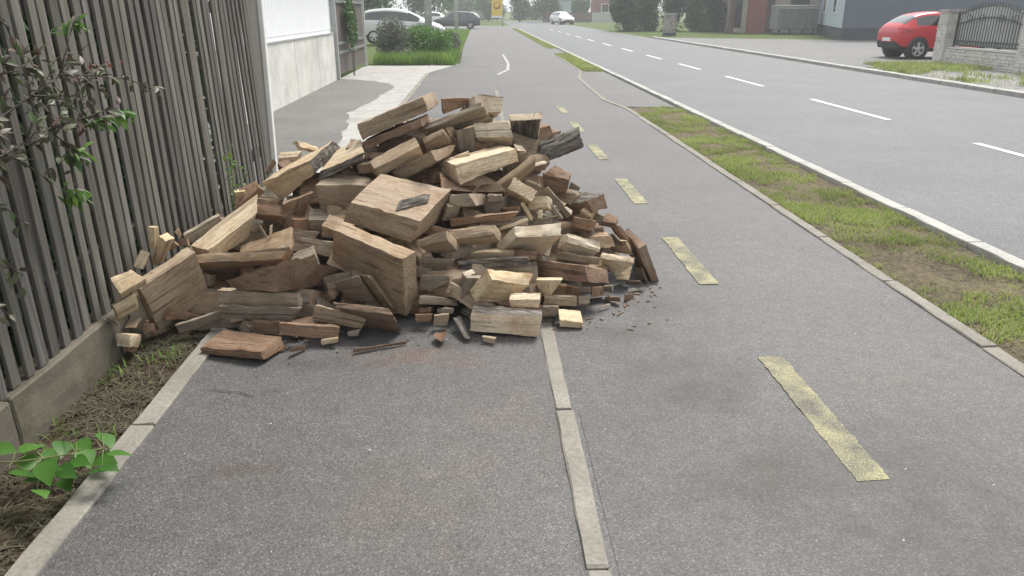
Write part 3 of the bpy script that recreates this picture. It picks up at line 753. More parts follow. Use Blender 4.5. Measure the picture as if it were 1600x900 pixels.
LOGS = [
('largest pale block at the left of the pile, broad smooth face with two saw lines', 't', '', '', 'u', [-1709,3578,296,-1504,3824,408,-1763,3615,315,-1715,3717,3,-1561,3862,430,-1513,3958,102,-1769,3754,23,-1570,3996,124]),
('short pale yellow billet standing upright against the fence slats', 'f', '', '', 'u', [-1743,3931,514,-1761,3921,389,-1786,3937,517,-1736,3973,510,-1790,3928,396,-1751,3980,430,-1778,3980,513,-1783,3987,437]),
('pale yellow stick leaning beside the upright billet at the fence', 'f', '', '', 'u', [-1665,3867,455,-1756,3894,310,-1703,3883,486,-1644,3929,455,-1790,3904,321,-1735,3956,310,-1682,3945,486,-1790,3966,322]),
('short knobbly pale billet below the leaning yellow stick', 'f', '', '', 'u', [-1708,3748,432,-1740,3702,354,-1756,3759,447,-1734,3809,407,-1790,3714,370,-1764,3765,333,-1778,3819,421,-1790,3777,348]),
('pale yellow split billet pointing at the fence above the thin cut stick', 'f', '', '', 'u', [-1730,3408,334,-1626,3482,384,-1790,3465,397,-1742,3441,289,-1711,3529,416,-1638,3515,339,-1790,3498,351,-1723,3561,370]),
('thin square-cut yellow stick poking out left of the largest block', 'f', '', '', 'u', [-1755,3398,260,-1689,3489,286,-1781,3417,276,-1770,3429,184,-1707,3510,309,-1704,3519,210,-1790,3447,200,-1722,3540,233]),
('grey green weathered piece under the thin square-cut stick', 'g', '', '', 'v', [-1788,3493,122,-1721,3490,124,-1784,3590,146,-1790,3558,82,-1723,3584,139,-1751,3555,83,-1790,3649,104,-1753,3644,97]),
('dark curled strip of bark at the fence plinth', 'k', '', '', 'u', [-1771,3446,139,-1776,3319,240,-1790,3462,160,-1776,3457,140,-1784,3332,253,-1780,3338,234,-1790,3471,158,-1787,3349,246]),
('small square-ended pale block at the bottom left corner of the pile', 'f', '', '', 'v', [-1775,3519,83,-1784,3407,133,-1704,3512,77,-1776,3494,24,-1712,3400,126,-1781,3382,73,-1723,3490,22,-1710,3375,66]),
('short reddish board end lying in the grass under the square block', 'r', '', '', 'w', [-1786,3441,16,-1720,3440,8,-1782,3442,43,-1790,3547,3,-1703,3445,47,-1762,3546,3,-1790,3548,3,-1747,3551,8]),
('dark piece wedged under the left end of the largest block', 'r', '', '', 'w', [-1761,3606,56,-1690,3628,17,-1730,3598,101,-1790,3741,20,-1695,3628,81,-1747,3761,3,-1784,3733,62,-1752,3762,44]),
('long low stick in shadow right of the largest block', 'g', '', '', 'u', [-1594,3639,61,-1356,3708,124,-1604,3656,71,-1588,3670,10,-1365,3725,133,-1367,3734,59,-1598,3687,20,-1377,3751,69]),
('small orange-brown chunk behind the leaning yellow stick', 'r', '', '', 'w', [-1735,4060,342,-1680,4051,376,-1755,4061,377,-1756,4134,327,-1703,4049,400,-1705,4126,359,-1775,4136,360,-1726,4124,381]),
('tiny pale chip peeping over the small orange-brown chunk', 'f', '', '', 'u', [-1724,4225,380,-1726,4205,431,-1736,4218,378,-1745,4269,374,-1755,4193,411,-1747,4250,421,-1756,4263,372,-1774,4239,403]),
('thin board with a bright top edge near the fence', 'p', '', '', 'u', [-1761,4330,351,-1576,4449,440,-1774,4345,361,-1757,4366,293,-1588,4464,450,-1571,4485,381,-1769,4381,303,-1584,4500,391]),
('small reddish chunk beside the bright-edged thin board', 'r', '', '', 'w', [-1749,4201,328,-1679,4180,331,-1747,4212,367,-1766,4276,307,-1688,4194,380,-1700,4255,310,-1764,4285,344,-1709,4269,356]),
('long yellow tan block sloping up to the right with torn orange end', 'f', '', '', 'u', [-1559,4149,316,-1357,4469,452,-1686,4216,324,-1543,4180,244,-1368,4567,556,-1431,4471,287,-1670,4247,252,-1442,4568,391]),
('horizontal board with a bright narrow edge over a dark underside', 't', '', '', 'u', [-1556,3923,315,-1107,3980,312,-1587,3948,350,-1599,4271,82,-1063,4012,375,-1149,4328,80,-1630,4297,118,-1105,4361,143]),
('split log with grey green face and rotten dark red brown end', 'r', '', '', 'w', [-1074,3677,233,-870,4037,133,-940,3661,424,-1303,3759,220,-799,3994,246,-1099,4118,120,-1337,3703,284,-1028,4076,234]),
('split piece with torn bright sapwood, top of the low left stack', 't', '', '', 'u', [-1397,3743,227,-969,3696,210,-1387,3783,223,-1400,3737,143,-960,3736,205,-959,3694,138,-1390,3778,138,-950,3735,134]),
('flat dull board directly under the torn sapwood piece', 'g', '', '', 'u', [-1366,3645,172,-934,3608,169,-1357,3667,170,-1361,3648,99,-925,3631,167,-992,3614,96,-1352,3671,97,-983,3637,94]),
('dark board end low in the left stack', 'r', '', '', 'u', [-1223,3632,89,-1031,3558,113,-1215,3650,88,-1216,3626,23,-1023,3575,113,-1047,3551,45,-1208,3643,22,-1039,3569,45]),
('reddish split board with a bright broken corner low in the stack', 'r', '', '', 'u', [-1026,3513,125,-731,3526,90,-1020,3544,126,-1041,3509,60,-725,3556,91,-748,3520,21,-1036,3539,61,-743,3551,22]),
('bright little offcut under the reddish split board', 'f', '', '', 'u', [-822,3491,36,-736,3484,52,-819,3508,39,-821,3491,8,-733,3501,55,-738,3483,24,-818,3507,11,-735,3500,27]),
('flat thick slab lying on the path at the front left, frayed right end', 'r', '', '', 'u', [-1066,3307,70,-1396,3415,47,-1010,3477,67,-1059,3306,20,-1325,3593,68,-1403,3418,7,-993,3469,3,-1331,3596,28]),
('small brown chip on the asphalt right of the flat front slab', 'r', '', '', 'u', [-955,3382,22,-888,3458,3,-938,3377,52,-959,3403,17,-888,3451,27,-897,3474,3,-943,3397,46,-896,3467,22]),
('short chunk with a round pale end near the front of the pile', 't', '', '', 'u', [-886,3610,99,-637,3651,26,-858,3593,188,-891,3687,79,-599,3630,104,-657,3726,10,-865,3671,162,-621,3705,83]),
('small bluish grey offcut under the chunk with the round pale end', 'g', '', '', 'w', [-699,3577,17,-644,3562,23,-704,3577,46,-704,3652,3,-629,3565,64,-652,3637,3,-709,3652,19,-638,3641,36]),
('dark wedge with an orange striped top edge', 'r', '', '', 'u', [-452,3523,153,-754,3604,171,-476,3551,180,-429,3660,3,-778,3632,198,-638,3731,3,-453,3688,13,-662,3759,16]),
('narrow slat slanting down to the right onto the striped wedge', 't', '', '', 'u', [-587,3871,92,-661,3793,277,-485,3766,87,-585,3963,77,-592,3700,302,-654,3890,252,-489,3865,73,-590,3803,275]),
('dull shaded board face left of the slanting slat', 'g', '', '', 'u', [-732,3859,99,-575,3769,135,-800,3797,234,-735,3933,89,-648,3719,300,-588,3849,123,-799,3875,217,-656,3801,278]),
('large upright slab with bright top edge at the front centre', 't', '', '', 'u', [-411,3689,397,-798,3924,492,-347,3769,413,-424,3810,15,-756,4008,519,-861,4096,243,-355,3908,81,-818,4181,270]),
('grey fibrous block behind the large upright slab', 't', '', '', 'u', [-1004,4503,607,-660,4465,620,-979,4695,657,-988,4577,296,-692,4643,625,-644,4540,309,-963,4769,347,-675,4717,315]),
('biggest block in the middle of the pile carrying a dark bark flake', 't', '', '', 'u', [-333,3962,526,-721,4075,610,-175,4380,607,-395,4000,388,-610,4491,680,-780,4118,485,-235,4398,415,-669,4534,556]),
('slab with bright top and dark bark end, top left of the pile', 'f', 'u0', '', 'u', [-1065,4678,725,-1419,4831,558,-964,4985,801,-1042,4683,640,-1400,5118,570,-1298,4819,438,-917,5001,748,-1279,5106,450]),
('light strip of wood in the dark hollow below the bark-ended slab', 't', '', '', 'u', [-1255,4520,414,-1098,4641,499,-1289,4553,426,-1243,4554,347,-1128,4676,516,-1086,4676,433,-1278,4587,359,-1116,4710,449]),
('bark-edged board with bright top beside the bark-ended slab', 'f', 'v0', '', 'u', [-985,4588,675,-702,4546,798,-935,5007,747,-998,4589,615,-783,4950,814,-702,4550,747,-948,5008,687,-783,4953,763]),
('small stick with dark end sticking out behind the bark-ended slab', 'f', '', '', 'u', [-1184,5054,745,-1111,5235,687,-1229,5084,787,-1216,5059,727,-1126,5259,718,-1143,5240,669,-1261,5089,769,-1158,5265,701]),
('pale flat offcut behind the bark-ended slab beside the apron', 'p', '', '', 'u', [-1373,5134,663,-1245,5159,667,-1376,5178,690,-1385,5171,595,-1226,5203,694,-1257,5196,598,-1389,5215,622,-1238,5239,625]),
('dark pointed stick close to the end of the fence', 'g', '', '', 'u', [-1434,5076,553,-1377,5105,634,-1455,5050,576,-1454,5132,550,-1389,5082,665,-1401,5159,626,-1474,5107,572,-1412,5137,655]),
('small block with square orange end beside the weed', 'f', '', '', 'w', [-1566,4752,469,-1515,4744,471,-1571,4737,519,-1608,4945,447,-1500,4729,524,-1560,4938,449,-1613,4930,494,-1546,4923,499]),
('dark plank face with a bright edge above the long yellow block', 'r', '', '', 'v', [-1530,4663,445,-1377,4663,566,-1577,4850,518,-1508,4681,407,-1457,4825,568,-1355,4681,528,-1555,4868,480,-1435,4843,530]),
('thin grey stick crossing the dark hollow', 'g', '', '', 'u', [-1350,4416,387,-1288,4350,314,-1337,4414,399,-1351,4433,379,-1275,4348,326,-1292,4370,310,-1338,4431,390,-1280,4369,322]),
('thin bright upright splinter in the dark hollow', 'p', '', '', 'u', [-1272,4331,275,-1242,4306,416,-1259,4338,273,-1277,4349,276,-1230,4315,417,-1249,4326,408,-1265,4356,274,-1237,4334,410]),
('grey block lying deep in the hollow left of the upright slab', 'g', '', '', 'u', [-1157,4323,308,-1025,4233,267,-1122,4348,379,-1163,4415,277,-948,4273,383,-1038,4330,238,-1129,4438,344,-966,4368,348]),
('long pale beam-like block crowning the pile, square bright end', 't', '', '', 'u', [-351,4764,1100,-785,4826,922,-298,5095,1102,-319,4759,1011,-733,5157,924,-751,4819,827,-267,5091,1016,-698,5150,829]),
('reddish board tucked under the crowning block', 'r', '', '', 'u', [-368,4709,971,-753,4827,813,-329,4846,989,-359,4709,924,-714,4964,831,-736,4826,765,-319,4846,942,-697,4963,782]),
('slab with pale top sloping up to the right under the crowning block', 't', '', '', 'u', [-640,4501,709,-372,4620,825,-680,4556,741,-631,4546,641,-406,4681,870,-354,4666,758,-671,4602,673,-388,4726,803]),
('slab with a thin bright end next to the knotted block', 't', '', '', 'u', [-227,4730,881,-358,4745,816,-239,4763,908,-183,4798,814,-370,4777,843,-341,4810,740,-195,4831,841,-353,4843,767]),
('slab with a pale torn right end below the centre of the crown', 't', '', '', 'u', [-296,4450,819,-569,4629,663,-150,4665,824,-263,4435,757,-424,4844,668,-484,4614,609,-179,4653,763,-338,4829,614]),
('bright smooth block facing the viewer in the upper middle', 'p', '', '', 'u', [-155,4459,736,221,4647,797,-243,4635,731,-131,4464,611,133,4823,791,239,4666,709,-262,4664,665,150,4842,704]),
('tiny bright offcut resting on the bright smooth block', 'p', '', '', 'u', [-149,4647,716,-65,4642,748,-163,4633,751,-149,4707,714,-72,4628,786,-70,4702,744,-162,4693,746,-76,4689,780]),
('bright topped block with a dark knot hole', 'p', '', '', 'u', [-32,4785,847,206,4747,852,-47,4832,929,4,4950,750,176,4799,944,209,4915,759,-11,4998,832,179,4967,851]),
('long narrow rail with a lit upper edge and dark tip', 'g', '', '', 'u', [27,4795,1029,-368,4826,884,8,4824,1061,64,4905,943,-361,4852,912,-254,4943,824,45,4934,975,-247,4969,852]),
('brown piece behind the long narrow rail', 'r', '', '', 'u', [-243,4991,966,-44,5157,1007,-248,4976,1065,-254,5093,961,-64,5124,1052,-66,5250,1000,-258,5080,1055,-85,5218,1043]),
('bright block at the very top right of the crown', 'p', '', '', 'u', [-33,5022,1088,157,5088,1064,-81,5137,1034,-35,4975,975,108,5203,1010,143,5047,965,-83,5091,922,94,5163,912]),
('block with pale top and dark charred-looking front at upper right', 'p', 'v0', '', 'w', [188,4921,932,394,4890,935,177,4955,972,243,5201,697,404,4925,979,384,5177,713,232,5235,737,394,5212,757]),
('bark-covered half log jutting out at the upper right', 'k', 'all', 'round', 'u', [413,4971,645,670,4898,763,389,5077,764,441,5087,623,646,5001,872,683,5018,733,419,5186,735,660,5114,836]),
('narrow slat leaning up to the right above the bark log', 't', '', '', 'u', [320,4625,768,79,4541,604,343,4610,743,325,4809,661,102,4527,579,139,4726,504,348,4794,635,162,4711,479]),
('pale splinter between the knotted block and the bark log', 'p', '', '', 'u', [237,4795,755,301,4838,743,210,4845,791,237,4817,749,266,4887,776,297,4857,737,212,4864,783,265,4903,769]),
('white splinter lying under the bark log', 'p', '', '', 'u', [316,4744,657,427,4793,675,309,4757,675,320,4765,652,415,4805,690,424,4811,669,313,4777,669,413,4822,683]),
('dark red brown block below the bark log', 'r', '', '', 'u', [555,4658,595,380,4709,630,577,4716,623,543,4716,486,478,4767,667,406,4759,507,566,4774,515,505,4817,544]),
('small dark end beside the dark red brown block', 'g', '', '', 'w', [562,4745,517,629,4743,500,575,4724,568,575,4823,509,637,4715,532,638,4821,493,587,4804,557,645,4795,523]),
('round dark log with a rough brown end on the right flank', 'r', 'w0', '', 'u', [663,4585,475,540,4819,384,782,4657,506,704,4575,407,655,4910,466,582,4809,316,808,4637,410,697,4900,398]),
('brown block right below the round dark log', 'r', '', '', 'u', [862,4636,308,757,4687,321,885,4682,338,868,4658,268,826,4735,364,763,4708,281,891,4703,298,831,4756,323]),
('yellow chunk in front of the round dark log', 'f', '', '', 'u', [693,4576,377,628,4615,409,727,4615,400,689,4597,342,674,4655,436,624,4636,374,723,4637,365,670,4677,401]),
('orange chip among the bark crumbs on the right flank', 'r', '', '', 'u', [739,4535,308,669,4506,334,734,4560,327,737,4554,302,680,4530,352,672,4526,326,732,4577,319,682,4548,343]),
('thin dark plank edge running down the right flank', 'r', '', '', 'u', [996,4546,128,858,4594,320,1020,4564,135,962,4599,94,893,4604,309,825,4646,286,986,4616,101,860,4656,275]),
('purple grey board under the thin dark plank edge', 'g', '', '', 'u', [972,4514,138,810,4449,303,895,4624,113,974,4543,139,784,4548,254,821,4483,294,901,4647,115,797,4576,248]),
('reddish plank leaning on the far right side of the pile', 'r', '', '', 'u', [1005,4356,259,1108,4367,7,957,4729,260,950,4346,225,1060,4741,8,1060,4365,3,940,4721,236,1012,4738,3]),
('bright topped block with tan underside right of centre', 'p', '', '', 'u', [188,4003,410,459,4127,389,179,4043,465,92,4186,255,458,4168,450,373,4302,214,83,4226,311,372,4343,275]),
('bright tilted block right of the tan-bellied one', 'p', '', '', 'u', [495,4204,323,708,4262,239,506,4245,370,451,4278,265,716,4304,290,659,4334,176,462,4319,312,667,4377,227]),
('tan block behind the bright tilted one', 't', '', '', 'u', [666,4443,278,805,4459,284,645,4552,271,704,4436,205,794,4569,277,835,4453,210,683,4546,198,825,4563,204]),
('block with a narrow bright edge on the lower right', 'p', '', '', 'u', [718,4338,182,914,4229,174,733,4364,206,772,4419,62,922,4258,205,827,4320,62,787,4446,86,835,4349,93]),
('pale yellow wedge at the lower right', 'f', '', '', 'u', [806,4285,58,877,4207,76,862,4344,95,825,4335,32,910,4280,149,892,4262,49,877,4390,67,923,4330,117]),
('grey broken chunk beside the pale yellow wedge', 'g', '', '', 'v', [977,4400,19,1020,4333,17,940,4376,91,994,4443,12,979,4319,114,1035,4380,10,960,4421,80,996,4367,102]),
('long reddish log with a frayed grey right end', 'r', '', '', 'u', [565,3893,280,301,4217,215,704,3995,225,582,3865,192,441,4319,159,308,4185,113,722,3970,145,447,4287,58]),
('pale-edged wedge above the front block', 'f', '', '', 'u', [53,3673,284,253,3819,199,21,3737,326,-43,3726,140,281,3881,244,151,3877,69,-75,3790,182,179,3939,114]),
('dark end face in shadow left of the pale-edged wedge', 'g', '', '', 'u', [-48,3877,77,38,3794,249,-128,3825,91,-63,4020,54,-88,3748,274,18,3941,216,-138,3971,68,-100,3898,240]),
('orange tan wedge under the long reddish log', 'f', '', '', 'v', [326,3881,107,374,3859,115,286,3840,221,344,3995,86,437,3813,228,389,3974,93,306,3956,193,448,3932,200]),
('small bright topped block resting on the front block', 'p', '', '', 'u', [140,3698,162,299,3678,167,146,3742,182,145,3721,106,309,3724,190,298,3702,110,150,3765,125,308,3747,133]),
('squared front block lying on the path with bark along its top', 'p', 'w0', '', 'u', [-62,3591,136,306,3552,124,-46,3682,150,-71,3608,24,310,3638,125,282,3558,3,-55,3699,38,285,3644,3]),
('small flat block on the asphalt at the front right', 'f', '', '', 'u', [404,3655,58,534,3652,42,407,3756,83,406,3665,13,529,3754,71,533,3663,3,409,3766,38,528,3765,29]),
('offcut propping up the squared front block', 'f', '', '', 'u', [-8,3510,34,64,3478,36,-4,3522,39,1,3519,3,67,3489,42,54,3490,3,5,3531,3,57,3502,7]),
('green grey block end, upper one in the gap right of the upright slab', 'g', '', '', 'u', [-338,3871,241,-193,3893,231,-336,3884,248,-352,3906,147,-191,3906,238,-198,3928,136,-349,3919,153,-195,3941,142]),
('grey board with a lit edge under the green grey block end', 'g', '', '', 'u', [-343,3732,131,-137,3856,67,-335,3743,178,-356,3848,92,-136,3864,102,-162,3965,32,-348,3859,136,-161,3972,65]),
('dark block over the green grey block end', 'g', '', '', 'u', [-346,4001,298,-156,4000,288,-342,4011,302,-349,4036,199,-153,4010,293,-189,4038,196,-346,4045,203,-186,4048,200]),
('small brown end left in the lowest row of the gap', 'r', '', '', 'w', [-351,3806,83,-272,3770,100,-348,3797,53,-344,3945,30,-283,3759,67,-270,3910,46,-341,3936,3,-280,3901,15]),
('small grey end right in the lowest row of the gap', 'g', '', '', 'w', [-257,3796,82,-161,3753,98,-254,3790,50,-247,3936,32,-162,3747,66,-157,3895,47,-244,3931,3,-157,3890,17]),
('small brown block on the asphalt beside the upright slab', 'r', '', '', 'u', [-363,3702,81,-269,3703,83,-361,3711,85,-363,3712,33,-266,3713,86,-281,3713,31,-360,3721,36,-278,3722,34]),
('small pale cube on the asphalt behind the dry leaf', 't', '', '', 'u', [-263,3674,87,-183,3683,90,-257,3688,93,-267,3692,21,-176,3697,95,-192,3699,16,-261,3706,26,-186,3713,21]),
('dark bark strip leaning against the squared front block', 'k', '', '', 'u', [-96,3508,22,-160,3690,72,-67,3519,20,-98,3531,12,-116,3701,74,-158,3701,59,-71,3541,11,-116,3712,61]),
('board with a light face left of the middle, lower edge in shadow', 't', '', '', 'u', [-343,3923,386,-187,3883,436,-361,3947,423,-203,4236,219,-190,3914,492,-96,4186,234,-221,4260,256,-99,4216,290]),
('grey tan board continuing right of the light-faced board', 't', '', '', 'u', [-193,4080,377,67,4006,429,-196,4126,431,-153,4162,305,76,4050,479,106,4087,358,-157,4208,360,115,4131,408]),
('brown board with a bright left end in the middle', 'r', '', '', 'u', [-183,4249,412,178,4279,438,-188,4228,460,-174,4348,401,222,4259,494,166,4376,426,-179,4329,446,208,4357,478]),
('dark billet with a pale rounded end in the middle', 'g', '', '', 'u', [-75,4259,607,-184,4313,592,30,4457,556,-28,4237,536,-79,4511,541,-197,4294,524,18,4439,493,-92,4491,473]),
('small pale grey end right of the rounded pale end', 'g', '', '', 'w', [37,4395,524,125,4379,527,34,4383,565,49,4592,498,125,4367,568,132,4577,501,46,4581,537,132,4566,540]),
('short yellow block under the yellow wedge', 'f', '', '', 'u', [282,4433,464,399,4385,491,272,4474,530,313,4480,431,405,4423,552,429,4432,458,303,4520,497,436,4470,520]),
('yellow wedge with a pale left end in the middle right', 'f', '', '', 'w', [196,4420,668,335,4379,591,156,4388,606,200,4704,513,296,4347,528,285,4685,488,161,4672,451,246,4653,425]),
('brown lit fragment in the shadow below the rounded pale end', 'r', '', '', 'w', [132,4383,459,230,4325,469,125,4376,488,155,4528,438,229,4321,509,246,4473,448,147,4521,466,246,4470,485]),
('weathered grey slat with a white tip slanting down on the right', 'g', '', '', 'u', [567,4543,396,403,4500,590,530,4564,370,565,4572,397,378,4521,562,411,4532,580,530,4592,373,387,4551,553]),
('second weathered grey slat beneath the white-tipped one', 'g', '', '', 'u', [502,4466,392,401,4416,527,473,4486,379,503,4494,393,379,4434,507,407,4447,519,475,4514,380,387,4464,500]),
('white torn tip of a splinter beside the weathered slats', 'p', '', '', 'u', [559,4508,405,507,4484,465,569,4534,427,556,4527,401,524,4501,464,508,4505,457,566,4551,422,524,4520,457]),
('pale thin stick pointing left above the tan-bellied block', 'p', '', '', 'u', [109,4249,377,270,4170,459,98,4250,401,117,4276,375,262,4170,482,268,4201,452,107,4277,397,261,4202,473]),
('thin yellow splinter crossing the pale thin stick', 'f', '', '', 'u', [294,4365,406,230,4327,527,313,4367,417,293,4384,406,249,4327,534,232,4348,520,311,4386,417,250,4348,527]),
('small pale end standing between the splinters', 'p', '', '', 'v', [337,4369,420,363,4358,419,335,4360,470,344,4417,413,365,4354,479,369,4407,412,343,4409,460,371,4403,469]),
('thin grey twig-like stick right of the splinters', 'g', '', '', 'u', [323,4393,382,465,4305,452,320,4399,396,331,4410,379,458,4311,466,464,4327,445,328,4415,393,457,4332,459]),
('thin tan splinter above the short yellow block', 't', '', '', 'u', [374,4623,551,278,4582,605,382,4624,567,371,4637,550,286,4582,617,281,4598,602,379,4638,565,289,4598,613]),
('thin upright splinter below the dark red brown block', 't', '', '', 'u', [368,4651,548,349,4625,632,380,4654,552,368,4665,549,361,4628,635,350,4641,627,380,4668,552,361,4644,631]),
('horizontal piece covered in speckled grey bark', 'k', 'all', '', 'u', [-130,4009,224,263,3872,284,-136,4016,279,-110,4101,200,259,3879,341,259,3973,257,-116,4107,252,256,3979,310]),
('small pale stick end beneath the speckled bark piece', 'p', '', '', 'w', [-97,3839,242,-35,3876,250,-111,3859,264,-103,3931,201,-56,3895,270,-44,3966,208,-116,3950,222,-64,3984,227]),
('light sliver between the two bright blocks on the right', 'p', '', '', 'v', [350,4082,285,377,4057,281,378,4110,315,354,4095,280,402,4097,341,380,4072,277,380,4122,308,403,4110,333]),
('upper of two small grey green blocks under the long reddish log', 'g', '', '', 'u', [536,3938,140,606,3925,144,540,3948,144,538,3948,102,611,3935,148,609,3935,105,543,3957,106,614,3944,109]),
('lower of two small grey green blocks under the long reddish log', 'g', '', '', 'u', [530,3858,117,599,3889,108,522,3871,97,529,3841,74,590,3901,88,598,3870,61,521,3854,54,589,3883,41]),
('dark brown piece beneath the long reddish log', 'r', '', '', 'w', [410,3883,174,529,3885,152,418,3893,177,382,3936,39,537,3895,156,529,3940,23,390,3946,42,537,3950,27]),
('brown scrap at the right foot of the pile', 'r', '', '', 'u', [719,4049,8,792,3979,27,706,4043,35,729,4075,3,782,3975,60,797,4009,21,716,4070,28,788,4005,52]),
('white curl of wood at the right foot of the pile', 'p', '', '', 'u', [652,3905,19,733,3954,18,660,3895,35,654,3916,18,723,3946,33,731,3962,16,663,3906,32,722,3954,31]),
('dark scrap of bark at the far right foot', 'k', '', '', 'u', [872,4167,18,979,4193,14,867,4187,35,878,4186,9,966,4212,28,978,4211,6,873,4205,25,966,4229,19]),
('small brown scrap next to the far right bark', 'r', '', '', 'u', [825,4030,3,902,4117,4,825,4028,55,827,4061,3,890,4106,36,900,4143,3,828,4059,44,889,4133,26]),
('pink brown splinter over the far right bark scrap', 'r', '', '', 'u', [880,4294,20,964,4206,43,871,4290,38,888,4310,18,947,4208,75,967,4227,39,879,4307,35,951,4229,69]),
('grey wedge piece low on the right side', 'g', '', '', 'u', [711,4086,55,757,4049,64,702,4083,88,728,4141,42,748,4048,104,771,4106,50,719,4138,73,763,4105,88]),
('dark scrap piece low on the right side', 'r', '', '', 'w', [630,4016,43,710,4048,41,626,4030,105,637,4111,11,702,4060,96,712,4141,10,634,4124,69,705,4153,62]),
('long reddish wood strip lying on the path at the front', 'r', '', '', 'u', [-651,3406,3,-388,3505,3,-645,3400,29,-645,3420,3,-395,3499,21,-398,3513,3,-639,3414,24,-405,3507,17]),
('reddish bark mass beside the weathered slats', 'r', '', '', 'u', [566,4554,318,683,4457,302,577,4558,383,589,4627,299,709,4463,374,699,4536,285,599,4630,361,724,4541,353]),
('grey brown scrap between the yellow chunk and the brown block', 'g', '', '', 'w', [716,4659,317,773,4652,305,727,4638,382,731,4736,306,784,4628,362,785,4730,295,741,4716,367,795,4707,349]),
('tan board end above the narrow bright-edged block', 't', '', '', 'u', [835,4599,139,952,4457,148,807,4581,222,861,4669,128,896,4448,253,972,4536,137,836,4652,207,920,4527,235]),
('dark board low between the bright tilted block and the long log', 'g', '', '', 'u', [442,4294,192,678,4108,210,451,4309,235,477,4399,154,686,4122,252,698,4224,172,485,4413,196,706,4238,211]),
('brown board end left of the long reddish log', 'r', '', '', 'u', [171,4114,262,299,4031,272,180,4133,310,199,4252,215,307,4049,319,318,4173,224,206,4270,260,326,4190,269]),
('shaded tan board beneath the orange tan wedge', 't', '', '', 'u', [329,3826,72,515,3837,57,334,3818,135,346,3970,32,519,3830,124,521,3980,18,351,3962,92,525,3974,81]),
('dark flat piece behind the small front right block', 'g', '', '', 'w', [315,3733,49,405,3729,46,317,3724,112,328,3847,18,409,3720,109,412,3843,14,329,3839,77,417,3835,73]),
('dark stick end in the gap left of the pale-edged wedge', 'g', '', '', 'w', [-191,3858,154,-115,3900,134,-190,3897,234,-216,4045,85,-121,3939,210,-145,4085,65,-216,4082,159,-151,4121,138]),
('brown board end in the hollow under the bark-ended slab', 'r', '', '', 'v', [-1236,4529,354,-1133,4587,345,-1201,4461,500,-1274,4672,343,-1016,4540,559,-1176,4726,335,-1240,4608,481,-1067,4682,536]),
('dull tan board above the biggest block', 't', '', '', 'w', [-766,4672,640,-638,4671,655,-774,4649,701,-782,4820,629,-639,4650,723,-661,4818,644,-789,4798,686,-662,4799,708]),
('dark board behind the tiny bright offcut', 'g', '', '', 'v', [-146,4866,737,-26,4841,748,-173,4807,881,-141,4983,735,-43,4786,903,-28,4960,746,-167,4928,871,-45,4908,892]),
('dull board end right of the biggest block', 'g', '', '', 'w', [-236,4271,441,-155,4335,435,-194,4230,540,-253,4419,428,-114,4290,524,-178,4479,422,-214,4380,521,-139,4437,506]),
('dark billet over the dark billet with a pale rounded end', 'r', '', '', 'u', [-237,4412,597,-47,4487,562,-254,4514,684,-246,4529,556,-142,4569,584,-68,4600,523,-263,4625,638,-157,4677,544]),
('brown board end under the leaning narrow slat', 'r', '', '', 'u', [-40,4538,550,146,4425,574,0,4599,584,-25,4647,506,102,4495,622,150,4541,528,13,4704,538,108,4607,573]),
('dark block in the shadow below the charred-looking one', 'g', '', '', 'u', [223,4934,713,425,5023,662,210,5040,844,222,5085,676,414,5126,787,413,5168,628,210,5184,799,402,5265,745]),
('dark board behind the right end of the bright smooth block', 'g', '', '', 'v', [139,4837,573,294,4847,577,138,4772,743,147,4984,565,298,4782,748,293,4995,570,145,4923,726,296,4933,730])]
